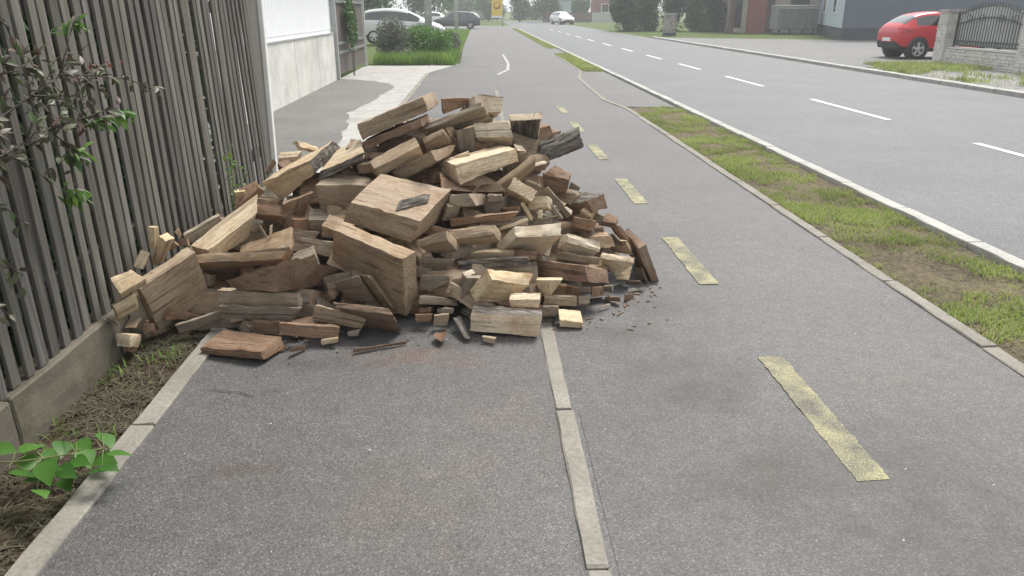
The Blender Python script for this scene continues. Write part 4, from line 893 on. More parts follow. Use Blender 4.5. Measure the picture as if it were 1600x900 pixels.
FILL = [
('r',[-376,4608,459,19,4668,470,-402,4812,427,-373,4642,610,-18,4881,434,-5,4698,627,-400,4832,576,-38,4898,592]),
('t',[-890,4078,249,-595,3934,169,-846,4232,144,-829,4131,347,-547,4080,67,-537,3983,272,-781,4272,247,-487,4133,168]),
('t',[-840,4824,622,-535,4855,453,-827,5038,688,-770,4781,744,-522,5067,520,-466,4815,575,-745,4989,792,-456,5024,640]),
('g',[238,3989,2,589,4135,2,165,4157,2,223,4019,143,503,4295,2,583,4171,135,163,4190,99,497,4333,91]),
('t',[249,4257,77,643,4244,72,227,4414,2,249,4315,179,641,4411,2,650,4308,187,230,4479,92,642,4476,87]),
('g',[-1180,4155,115,-827,3975,58,-1093,4350,29,-1149,4197,259,-721,4170,2,-786,4018,192,-1057,4402,166,-684,4214,106]),
('t',[-243,4598,597,119,4527,448,-222,4772,497,-169,4674,721,110,4704,354,163,4609,568,-164,4843,614,181,4776,472]),
('r',[-437,4409,239,-125,4550,334,-499,4594,177,-484,4445,378,-179,4734,272,-186,4579,461,-565,4625,318,-237,4756,410]),
('g',[-453,4261,15,-197,4392,261,-526,4436,16,-567,4228,179,-279,4554,250,-321,4349,409,-651,4391,168,-393,4514,402]),
('r',[-1025,4548,259,-724,4415,307,-930,4743,193,-1025,4604,429,-624,4600,245,-736,4485,456,-924,4788,365,-623,4656,414]),
('r',[-525,4773,525,-217,4644,536,-432,4987,550,-534,4762,670,-131,4862,560,-226,4630,681,-445,4981,694,-146,4850,700]),
('t',[-1261,4931,428,-912,4895,396,-1254,5123,358,-1238,4990,601,-901,5082,332,-875,4947,576,-1233,5186,539,-862,5149,505]),
('t',[-868,4482,229,-519,4394,386,-851,4676,286,-945,4441,396,-478,4592,450,-600,4341,560,-933,4628,455,-585,4542,617]),
('t',[-307,4530,355,-9,4617,340,-373,4700,335,-301,4548,484,-64,4798,322,-2,4630,484,-368,4712,475,-69,4805,463]),
('g',[-662,3835,2,-350,3978,2,-733,4041,2,-627,3869,165,-421,4175,2,-311,3986,138,-725,4054,176,-400,4188,133]),
('t',[-935,4474,335,-605,4507,314,-965,4637,329,-939,4468,482,-622,4682,310,-615,4515,459,-950,4637,475,-622,4679,463]),
('g',[-620,5163,718,-329,5142,771,-593,5322,724,-639,5168,861,-308,5292,769,-347,5143,900,-611,5323,857,-328,5294,902]),
('r',[-1696,4134,32,-1434,4002,2,-1604,4299,54,-1662,4095,172,-1355,4147,2,-1395,3951,72,-1572,4260,201,-1315,4112,93]),
('g',[-833,4219,166,-546,4111,93,-781,4406,171,-799,4199,339,-469,4306,96,-502,4078,287,-740,4376,351,-431,4283,297]),
('t',[-192,4306,223,128,4446,100,-211,4488,331,-77,4247,376,104,4619,196,218,4374,247,-121,4410,501,194,4539,346]),
('t',[353,4351,2,718,4276,2,416,4563,9,373,4310,136,775,4492,2,752,4213,92,429,4523,181,790,4449,136]),
('g',[-1253,4129,183,-965,4102,2,-1245,4357,225,-1201,4084,310,-917,4312,2,-861,4046,74,-1146,4307,327,-813,4290,110]),
('g',[62,4034,14,327,4137,97,-26,4195,81,53,3972,163,250,4297,165,315,4063,244,-47,4118,237,229,4218,308]),
('g',[-441,4681,396,-71,4684,461,-441,4880,366,-471,4699,537,-70,4875,435,-93,4703,600,-481,4909,511,-86,4899,574]),
('r',[-686,4923,713,-423,4803,663,-631,5077,643,-646,4976,885,-367,4958,594,-370,4856,823,-588,5152,812,-313,5010,753]),
('g',[-294,4271,261,-25,4374,164,-344,4463,276,-242,4284,379,-69,4553,169,28,4376,271,-288,4464,385,-18,4565,286]),
('t',[-985,4454,172,-655,4301,236,-906,4583,109,-977,4538,345,-597,4433,177,-635,4373,418,-895,4661,277,-577,4511,337]),
('r',[-729,4310,134,-380,4250,111,-704,4475,231,-749,4236,249,-359,4414,215,-398,4189,232,-695,4398,338,-370,4346,326]),
('r',[-451,4935,742,-109,4888,639,-457,5117,644,-407,5011,898,-116,5063,549,-51,4962,780,-391,5185,784,-28,5155,680]),
('r',[-1139,4376,255,-834,4531,212,-1249,4567,233,-1128,4400,426,-945,4718,200,-822,4554,390,-1245,4592,415,-925,4756,372]),
('t',[-69,4353,164,358,4270,161,-33,4577,63,-56,4404,279,384,4498,66,354,4331,275,-25,4630,182,385,4544,179]),
('g',[250,4177,2,573,4232,2,205,4370,65,282,4099,49,557,4437,37,603,4137,23,244,4272,191,569,4330,163]),
('g',[-1021,4389,286,-722,4440,285,-1054,4569,317,-1029,4357,428,-775,4630,321,-728,4419,434,-1061,4551,455,-782,4600,455]),
('r',[123,5037,637,531,5136,729,91,5263,629,96,5049,787,471,5358,711,474,5148,866,38,5274,768,440,5366,855]),
('g',[-533,4952,692,-206,5006,583,-560,5163,759,-490,4888,857,-213,5229,646,-138,4953,743,-495,5112,918,-154,5176,816]),
('t',[108,4927,439,476,4821,387,142,5112,373,135,4973,594,500,5015,331,531,4858,560,168,5166,532,556,5068,481]),
('g',[-1119,4467,147,-797,4355,172,-1070,4629,96,-1125,4508,295,-718,4521,115,-798,4401,322,-1069,4673,248,-748,4561,273]),
('t',[-1211,4097,13,-861,4094,2,-1212,4304,2,-1190,4102,155,-881,4305,2,-857,4116,83,-1198,4320,145,-837,4325,76]),
('r',[449,4725,107,787,4635,126,492,4893,153,437,4697,225,834,4804,172,772,4605,245,475,4865,272,807,4773,288]),
('g',[-1074,3804,27,-781,3721,2,-1039,4000,10,-1037,3807,135,-720,3891,2,-737,3704,68,-999,3990,131,-683,3893,54]),
('r',[-504,4915,582,-200,4845,674,-438,5131,618,-549,4911,767,-137,5058,693,-233,4818,858,-497,5137,791,-189,5050,870]),
('r',[-177,4439,326,109,4580,374,-245,4588,243,-214,4487,438,33,4730,294,52,4624,486,-287,4632,361,-12,4766,407]),
('r',[-89,4086,2,248,4067,13,-67,4245,2,-86,4191,154,283,4218,2,260,4163,165,-41,4326,43,274,4319,57]),
('r',[-23,3956,2,275,3809,2,55,4108,29,5,3918,156,354,3954,2,275,3781,112,69,4061,194,369,3915,149]),
('g',[-406,5059,687,-99,5135,716,-471,5258,757,-400,5021,816,-150,5341,788,-111,5091,846,-467,5206,891,-159,5282,919]),
('g',[-68,4864,593,243,4835,366,-107,5044,573,1,4881,706,234,5024,334,316,4862,485,-18,5065,691,323,5049,452]),
('t',[-749,4332,149,-378,4187,263,-704,4498,205,-811,4298,288,-326,4350,320,-433,4156,400,-742,4452,342,-381,4317,462]),
('r',[-895,4860,675,-546,4850,542,-890,5029,699,-857,4840,786,-550,5014,577,-511,4835,656,-851,5012,815,-491,5004,680]),
('g',[30,4569,436,387,4423,270,85,4746,394,102,4581,537,434,4614,233,437,4443,393,131,4769,516,498,4625,349]),
('r',[-285,4176,49,12,4061,2,-215,4354,137,-285,4093,187,112,4238,41,24,3970,98,-205,4267,291,108,4147,191]),
('t',[-1337,3696,53,-964,3789,50,-1341,3844,2,-1353,3797,156,-987,3921,2,-990,3878,143,-1361,3930,22,-1010,4009,21]),
('t',[-1355,4231,47,-1069,4223,161,-1384,4433,138,-1416,4158,173,-1075,4434,255,-1114,4154,288,-1453,4373,272,-1134,4361,393]),
('r',[-363,4118,2,-6,4152,2,-390,4308,11,-351,4087,161,-34,4329,2,9,4121,140,-371,4275,196,-2,4311,175]),
('t',[-164,4402,163,179,4290,97,-95,4581,195,-146,4377,285,213,4476,144,173,4286,224,-78,4552,311,232,4454,253]),
('g',[-610,5094,740,-268,5024,675,-553,5297,746,-566,5088,906,-231,5226,683,-237,5015,842,-522,5287,909,-196,5218,845]),
('t',[-1713,3899,53,-1310,3830,22,-1660,4120,5,-1684,3928,175,-1270,4038,2,-1302,3858,135,-1647,4146,127,-1250,4063,91]),
('r',[-1143,4744,330,-759,4757,384,-1160,4906,456,-1137,4662,452,-744,4927,502,-773,4675,492,-1178,4815,578,-766,4825,622]),
('t',[-215,5101,636,221,5081,677,-207,5274,668,-231,5068,834,223,5248,708,202,5048,870,-224,5240,864,202,5215,895]),
('g',[-66,3879,106,323,3971,72,-113,4106,34,-56,3946,280,279,4197,2,315,4032,239,-107,4164,205,278,4256,172]),
('t',[-1288,3853,64,-928,3766,55,-1283,4016,2,-1286,3914,198,-885,3925,2,-912,3831,188,-1266,4089,118,-871,3991,107]),
('r',[205,4530,394,382,4565,476,210,4634,348,159,4557,463,389,4664,432,349,4594,540,170,4668,413,363,4704,502]),
('r',[-808,4215,297,-606,4337,399,-858,4324,286,-836,4215,377,-642,4443,388,-629,4331,474,-873,4318,366,-681,4426,458]),
('r',[-793,3882,73,-605,3915,2,-807,3993,104,-761,3860,150,-608,4022,23,-576,3899,69,-763,3970,176,-573,4004,97]),
('g',[-1680,4496,330,-1462,4535,288,-1684,4577,377,-1666,4473,373,-1456,4618,330,-1442,4510,327,-1661,4552,414,-1446,4592,374]),
('t',[-353,4992,783,-192,4826,843,-310,5037,797,-376,4996,840,-148,4875,857,-215,4835,898,-331,5041,853,-175,4881,911]),
('t',[-133,4144,229,160,4061,261,-110,4252,216,-161,4149,282,213,4161,249,177,4053,317,-123,4265,270,194,4167,302]),
('r',[-80,5088,936,114,5149,917,-104,5170,982,-61,5061,995,100,5238,961,125,5120,977,-87,5139,1043,108,5200,1023]),
('t',[-1030,4473,356,-764,4352,383,-996,4516,386,-1053,4453,410,-740,4400,408,-781,4335,432,-1011,4498,434,-750,4379,460]),
('g',[-570,4091,211,-337,3973,186,-536,4155,201,-557,4094,271,-294,4032,172,-324,3973,246,-528,4161,262,-280,4036,237]),
('r',[-984,4575,472,-759,4413,446,-936,4651,462,-975,4575,521,-699,4486,435,-758,4422,497,-924,4645,512,-699,4489,489]),
('t',[-568,4446,447,-259,4424,519,-560,4511,442,-575,4456,532,-253,4487,514,-284,4434,599,-565,4515,527,-258,4498,605]),
('g',[-1215,4078,116,-922,4097,225,-1228,4191,146,-1231,4060,204,-949,4205,251,-948,4071,312,-1252,4165,229,-972,4184,334]),
('g',[-960,3877,96,-839,3664,7,-890,3917,72,-931,3864,143,-777,3717,2,-818,3666,58,-867,3906,119,-750,3704,35]),
('g',[-747,4436,420,-607,4618,546,-803,4460,418,-764,4385,480,-675,4627,549,-630,4565,616,-818,4415,489,-685,4594,621]),
('g',[-1231,3599,17,-1055,3735,2,-1283,3657,42,-1208,3596,73,-1097,3799,11,-1017,3729,47,-1248,3651,96,-1073,3793,74]),
('r',[-808,3830,125,-665,4119,226,-880,3884,65,-843,3833,169,-741,4158,167,-696,4127,276,-895,3905,119,-771,4184,213]),
('r',[-106,4664,671,157,4776,671,-142,4789,660,-104,4675,734,114,4899,656,149,4783,730,-147,4795,719,115,4908,720]),
('g',[395,4352,261,509,4615,382,319,4361,264,395,4327,304,438,4641,395,505,4586,426,324,4344,314,438,4614,441]),
('r',[-985,4861,624,-874,4688,607,-895,4929,604,-986,4867,676,-770,4740,584,-864,4677,658,-885,4922,654,-769,4746,638]),
('r',[140,3972,185,304,4189,200,93,4021,170,117,3975,262,250,4226,183,287,4199,273,74,4029,240,235,4241,255]),
('g',[571,4699,299,656,4507,224,639,4734,264,616,4680,353,715,4537,191,693,4482,280,677,4730,329,750,4529,248]),
('g',[328,5098,727,553,5243,762,269,5211,753,339,5103,785,488,5344,783,563,5233,816,272,5200,805,485,5330,833]),
('t',[-1573,4721,407,-1309,4704,388,-1580,4825,395,-1566,4727,487,-1288,4801,374,-1292,4706,466,-1570,4831,482,-1276,4809,458]),
('r',[-406,3983,61,-179,3825,135,-315,4057,6,-399,4025,127,-91,3894,76,-167,3855,199,-301,4082,69,-97,3936,136]),
('r',[-553,3816,46,-320,3892,2,-577,3883,66,-542,3794,120,-348,3959,17,-303,3876,67,-548,3869,132,-323,3948,88]),
('g',[7,4070,210,166,3946,126,30,4122,179,53,4083,267,192,3986,93,220,3943,177,78,4131,237,247,3995,145]),
('t',[-343,4200,424,-228,4421,458,-396,4235,339,-392,4212,463,-276,4461,379,-272,4439,494,-436,4261,380,-321,4476,415]),
('r',[-166,4913,798,16,4809,707,-125,5009,808,-140,4894,859,63,4900,720,35,4793,777,-93,4975,867,79,4882,786]),
('r',[-1657,3685,83,-1529,3861,2,-1735,3753,89,-1631,3714,136,-1611,3930,2,-1497,3890,2,-1716,3775,150,-1586,3949,3]),
('r',[-1413,4144,244,-1300,3884,157,-1346,4193,231,-1397,4133,290,-1232,3925,146,-1286,3879,206,-1330,4175,280,-1201,3896,188]),
('g',[17,3906,66,269,3839,110,43,3991,32,28,3931,124,291,3924,77,264,3866,171,35,4020,93,303,3951,140]),
('r',[-999,3603,2,-773,3780,2,-1047,3665,18,-962,3560,26,-821,3835,27,-734,3737,35,-1014,3618,90,-793,3789,91]),
('g',[-128,3906,2,-32,3739,26,-30,3957,2,-129,3927,27,58,3788,14,-36,3753,95,-33,3974,14,56,3809,75]),
('g',[-646,4029,248,-483,4239,207,-680,4076,285,-605,4016,314,-531,4271,248,-447,4217,276,-653,4048,355,-493,4254,312]),
('t',[174,3973,34,472,3903,40,198,4070,97,178,3939,94,494,3998,101,452,3876,98,199,4029,153,476,3962,155]),
('g',[-851,3885,121,-661,3994,127,-897,3954,172,-836,3848,179,-707,4065,181,-644,3959,188,-878,3920,232,-686,4034,244]),
('t',[-202,3853,142,24,3730,38,-192,3949,111,-178,3865,207,47,3830,9,55,3748,108,-150,3954,174,73,3843,76]),
('t',[-476,4279,314,-347,4010,243,-410,4316,336,-492,4270,367,-276,4050,271,-359,4003,303,-421,4305,392,-290,4038,326]),
('g',[-961,3753,147,-847,3918,62,-1038,3755,97,-988,3791,200,-922,3935,10,-877,3963,117,-1068,3803,153,-950,3975,65]),
('r',[75,3821,91,340,3747,39,93,3875,41,103,3862,137,356,3797,2,363,3784,85,117,3911,86,368,3838,37]),
('r',[-472,4299,377,-188,4126,380,-432,4364,338,-445,4317,429,-155,4189,344,-185,4157,428,-410,4380,393,-142,4212,394]),
('r',[-1489,4601,426,-1194,4480,418,-1470,4658,361,-1452,4648,475,-1174,4531,360,-1157,4521,472,-1439,4706,416,-1136,4577,408]),
('t',[-952,4327,339,-713,4217,296,-905,4424,382,-947,4295,411,-661,4315,341,-716,4185,372,-908,4391,459,-669,4282,416]),
('g',[-146,5099,906,48,5051,851,-133,5165,919,-133,5078,982,71,5112,862,73,5025,924,-112,5141,995,97,5090,938]),
('t',[-652,4357,414,-427,4309,392,-629,4436,408,-634,4362,472,-421,4386,390,-430,4318,450,-618,4438,466,-405,4390,445]),
('g',[587,4168,108,748,4343,71,518,4218,93,586,4182,163,681,4393,59,746,4355,127,540,4243,143,680,4408,113]),
('g',[108,4419,437,232,4633,438,18,4471,428,100,4418,526,141,4683,429,231,4642,529,7,4472,517,133,4684,515]),
('t',[415,4863,476,570,4727,410,486,4964,472,415,4856,533,653,4832,406,581,4726,468,500,4955,526,660,4824,463]),
('t',[-1331,3955,190,-1049,3884,213,-1279,4015,114,-1314,4008,231,-1030,3951,128,-1044,3938,252,-1285,4070,146,-1022,4000,169]),
('r',[-1374,5107,553,-1204,4909,490,-1319,5169,565,-1377,5085,636,-1137,4950,497,-1199,4879,567,-1316,5141,654,-1119,4913,583]),
('r',[-780,4905,655,-604,4688,689,-738,4928,695,-794,4875,702,-559,4715,726,-629,4665,733,-772,4921,739,-595,4702,769]),
('t',[-1737,4036,174,-1529,3983,153,-1717,4115,152,-1712,4053,236,-1513,4060,132,-1512,3996,221,-1705,4131,220,-1504,4075,196]),
('t',[-1692,4368,239,-1535,4601,379,-1728,4452,204,-1724,4390,285,-1577,4666,332,-1571,4604,417,-1762,4456,241,-1616,4663,368]),
('g',[-1542,3726,2,-1228,3742,2,-1549,3803,2,-1548,3733,55,-1234,3820,2,-1231,3749,66,-1551,3810,46,-1220,3833,61]),
('g',[234,3897,89,471,3962,60,229,3965,71,243,3919,150,470,4021,38,486,3978,113,237,3982,128,463,4032,95]),
('r',[-1318,3825,73,-1101,4065,180,-1402,3898,103,-1323,3785,142,-1201,4127,206,-1100,4036,255,-1417,3861,171,-1205,4093,271]),
('g',[-1109,4183,303,-860,4130,270,-1094,4286,253,-1074,4221,370,-843,4237,216,-840,4167,352,-1083,4329,333,-827,4274,299]),
('g',[172,4703,434,320,4517,417,268,4777,426,178,4703,520,417,4589,406,329,4516,500,276,4776,509,422,4590,491]),
('t',[276,4852,635,462,4932,646,255,4925,581,258,4903,700,436,5003,587,443,4981,716,225,4971,644,410,5047,654]),
('g',[-321,4768,633,-242,4592,648,-234,4816,618,-333,4786,682,-143,4625,634,-239,4582,701,-229,4832,669,-144,4636,684]),
('g',[-176,4009,273,52,4244,270,-266,4100,293,-164,4016,327,-30,4340,288,57,4238,323,-254,4096,347,-23,4335,345]),
('r',[-127,3971,158,6,4204,178,-220,4022,190,-114,3967,213,-100,4244,212,0,4178,234,-212,4007,244,-87,4240,269]),
('r',[-308,4572,596,-82,4677,611,-336,4649,612,-288,4576,664,-108,4752,623,-66,4667,679,-334,4637,680,-93,4750,697]),
('r',[-629,4603,689,-446,4788,776,-656,4655,616,-664,4632,721,-471,4834,713,-475,4817,813,-686,4685,655,-499,4868,744]),
('t',[82,4843,729,209,5110,766,25,4890,735,85,4864,811,152,5143,766,203,5100,839,15,4875,815,151,5145,846]),
('g',[-716,3869,149,-481,3973,117,-741,3955,218,-698,3838,194,-515,4055,189,-464,3942,164,-725,3925,264,-506,4019,229]),
('r',[-1200,3945,155,-1027,4155,212,-1283,4026,119,-1218,3959,212,-1102,4238,178,-1037,4165,274,-1302,4031,178,-1125,4235,234]),
('t',[-303,3929,114,-84,3907,131,-308,4031,133,-315,3909,197,-72,4010,155,-105,3894,215,-315,4007,223,-92,3986,242]),
('r',[-268,4434,444,-24,4605,503,-340,4524,464,-265,4421,526,-93,4686,523,-29,4584,580,-326,4507,546,-98,4663,596]),
('g',[-16,4318,397,283,4352,381,-48,4405,321,-18,4357,445,269,4443,308,295,4392,436,-41,4446,375,266,4482,358]),
('g',[-1203,5068,283,-1010,4747,232,-1069,5155,365,-1266,5026,410,-861,4804,308,-1059,4681,353,-1125,5109,505,-909,4745,443]),
('g',[-48,5187,178,97,4915,115,93,5234,204,-38,5139,300,225,4971,136,92,4872,233,88,5199,324,229,4928,258]),
('t',[-1230,4663,264,-959,4574,45,-1121,4774,360,-1187,4556,346,-846,4683,138,-927,4467,135,-1091,4664,463,-804,4569,225]),
('t',[-1263,5201,295,-1078,5405,245,-1368,5285,240,-1283,5246,398,-1191,5481,196,-1091,5454,355,-1403,5325,348,-1209,5533,295]),
('t',[229,4950,271,350,5257,196,126,4967,210,188,4979,355,241,5286,128,305,5293,284,65,4984,301,196,5318,219]),
('g',[296,4872,414,470,5143,378,183,4935,387,278,4898,566,352,5202,358,428,5152,522,173,4969,536,335,5228,505]),
('r',[-1425,4194,29,-1108,4317,2,-1510,4353,27,-1417,4180,183,-1181,4492,2,-1085,4329,102,-1483,4364,178,-1151,4504,105]),
('t',[-790,4921,275,-537,5040,369,-852,5060,201,-862,4935,390,-605,5202,295,-615,5072,494,-916,5090,321,-677,5225,418]),
('g',[-690,4997,353,-643,5281,500,-810,5028,376,-692,4956,448,-771,5298,509,-645,5231,590,-819,4969,457,-771,5253,603]),
('g',[-109,5458,530,-12,5135,368,34,5475,574,-128,5381,642,133,5151,407,-39,5065,485,6,5407,693,91,5105,529]),
('t',[-330,4764,399,-102,4980,560,-460,4905,440,-351,4724,493,-238,5113,588,-128,4939,643,-471,4869,525,-253,5099,699]),
('t',[-620,4275,182,-386,4509,148,-720,4398,248,-579,4253,298,-504,4619,218,-337,4485,268,-695,4369,366,-453,4621,341]),
('t',[-1758,4637,191,-1435,4706,66,-1716,4721,305,-1706,4518,261,-1392,4792,162,-1363,4600,111,-1660,4611,368,-1310,4686,229]),
('t',[-383,4665,252,-310,4943,219,-536,4715,309,-322,4652,403,-465,5001,269,-250,4955,360,-490,4711,460,-410,5009,420]),
('g',[-473,4805,3,-195,4702,2,-399,4926,59,-435,4756,95,-133,4821,2,-184,4657,5,-383,4874,156,-117,4771,57]),
('g',[-905,4252,2,-665,3955,2,-761,4376,2,-887,4253,150,-535,4099,2,-649,3965,132,-748,4390,139,-515,4099,110]),
('r',[-350,5131,344,-118,4901,373,-274,5207,439,-414,5089,425,-43,4989,470,-174,4856,457,-329,5169,519,-109,4951,545]),
('t',[611,4838,26,890,4747,26,645,4954,2,626,4870,135,945,4859,2,893,4783,132,650,4993,104,948,4894,103]),
('t',[305,4647,123,551,4352,122,405,4737,96,326,4668,273,639,4468,105,565,4396,280,431,4744,242,668,4485,253]),
('t',[-251,5296,524,-11,5586,523,-367,5411,606,-192,5278,668,-134,5695,598,42,5545,664,-316,5371,745,-81,5652,741]),
('g',[-456,5319,662,-150,5216,710,-428,5364,534,-430,5417,703,-125,5266,585,-126,5319,751,-401,5465,577,-77,5365,624]),
('g',[-1730,5425,205,-1521,5186,209,-1629,5489,242,-1727,5390,317,-1430,5251,235,-1539,5161,311,-1651,5471,351,-1446,5227,344]),
('r',[510,4992,47,746,5174,2,413,5149,68,542,5003,200,641,5334,10,791,5180,154,420,5152,226,669,5332,168]),
('g',[-802,4834,468,-536,4891,414,-835,4998,520,-764,4804,589,-552,5053,462,-494,4852,536,-802,4961,654,-524,5012,586]),
('r',[-173,4450,104,83,4411,152,-173,4615,187,-193,4403,196,105,4562,235,74,4351,241,-197,4560,286,84,4513,331]),
('g',[573,4755,23,861,4875,2,508,4941,43,592,4748,157,777,5045,10,891,4869,116,536,4935,164,804,5052,131]),
('g',[339,4146,22,613,4366,11,255,4248,2,326,4195,150,521,4455,2,574,4394,137,245,4286,114,503,4492,102]),
('g',[-56,5193,220,197,5116,442,7,5370,218,-130,5219,311,256,5286,439,131,5137,535,-62,5395,310,194,5314,533]),
('t',[-146,4261,101,-28,4544,38,-272,4325,142,-101,4272,226,-158,4612,77,7,4546,164,-220,4342,259,-111,4621,208]),
('r',[252,5701,418,286,5413,511,416,5726,381,268,5737,535,441,5409,488,294,5435,633,428,5760,513,458,5445,610]),
('g',[-629,4357,110,-296,4311,124,-625,4486,141,-649,4321,234,-320,4434,170,-328,4287,253,-637,4450,271,-314,4408,288]),
('g',[-79,5186,596,82,5488,696,-215,5196,718,3,5101,682,-49,5527,837,184,5415,795,-126,5115,814,45,5436,938]),
('t',[-1648,4732,120,-1313,4754,139,-1675,4870,188,-1630,4695,212,-1311,4887,205,-1315,4708,227,-1654,4813,279,-1311,4837,301]),
('g',[-215,4838,100,99,4898,127,-232,5011,156,-221,4803,211,73,5081,174,99,4867,233,-246,4986,258,63,5043,282]),
('g',[-539,4909,258,-354,5167,242,-656,5008,276,-528,4905,361,-473,5273,252,-346,5164,340,-661,4997,380,-462,5268,360]),
('t',[-1069,5078,501,-732,5171,501,-1106,5264,456,-1067,5126,643,-778,5351,452,-753,5210,639,-1118,5301,597,-778,5399,599]),
('g',[-506,4818,573,-402,5148,603,-629,4818,581,-487,4772,680,-525,5172,630,-386,5121,727,-605,4804,705,-506,5155,753]),
('t',[598,5234,149,651,4843,208,760,5270,227,522,5265,271,810,4900,290,587,4858,338,699,5280,349,761,4890,425]),
('g',[-1372,4718,225,-1105,4731,298,-1396,4908,229,-1408,4703,351,-1102,4908,310,-1128,4715,422,-1414,4885,365,-1137,4894,436]),
('r',[120,4705,88,365,4504,223,268,4849,54,98,4757,206,482,4659,185,344,4554,340,255,4874,171,480,4704,295])]
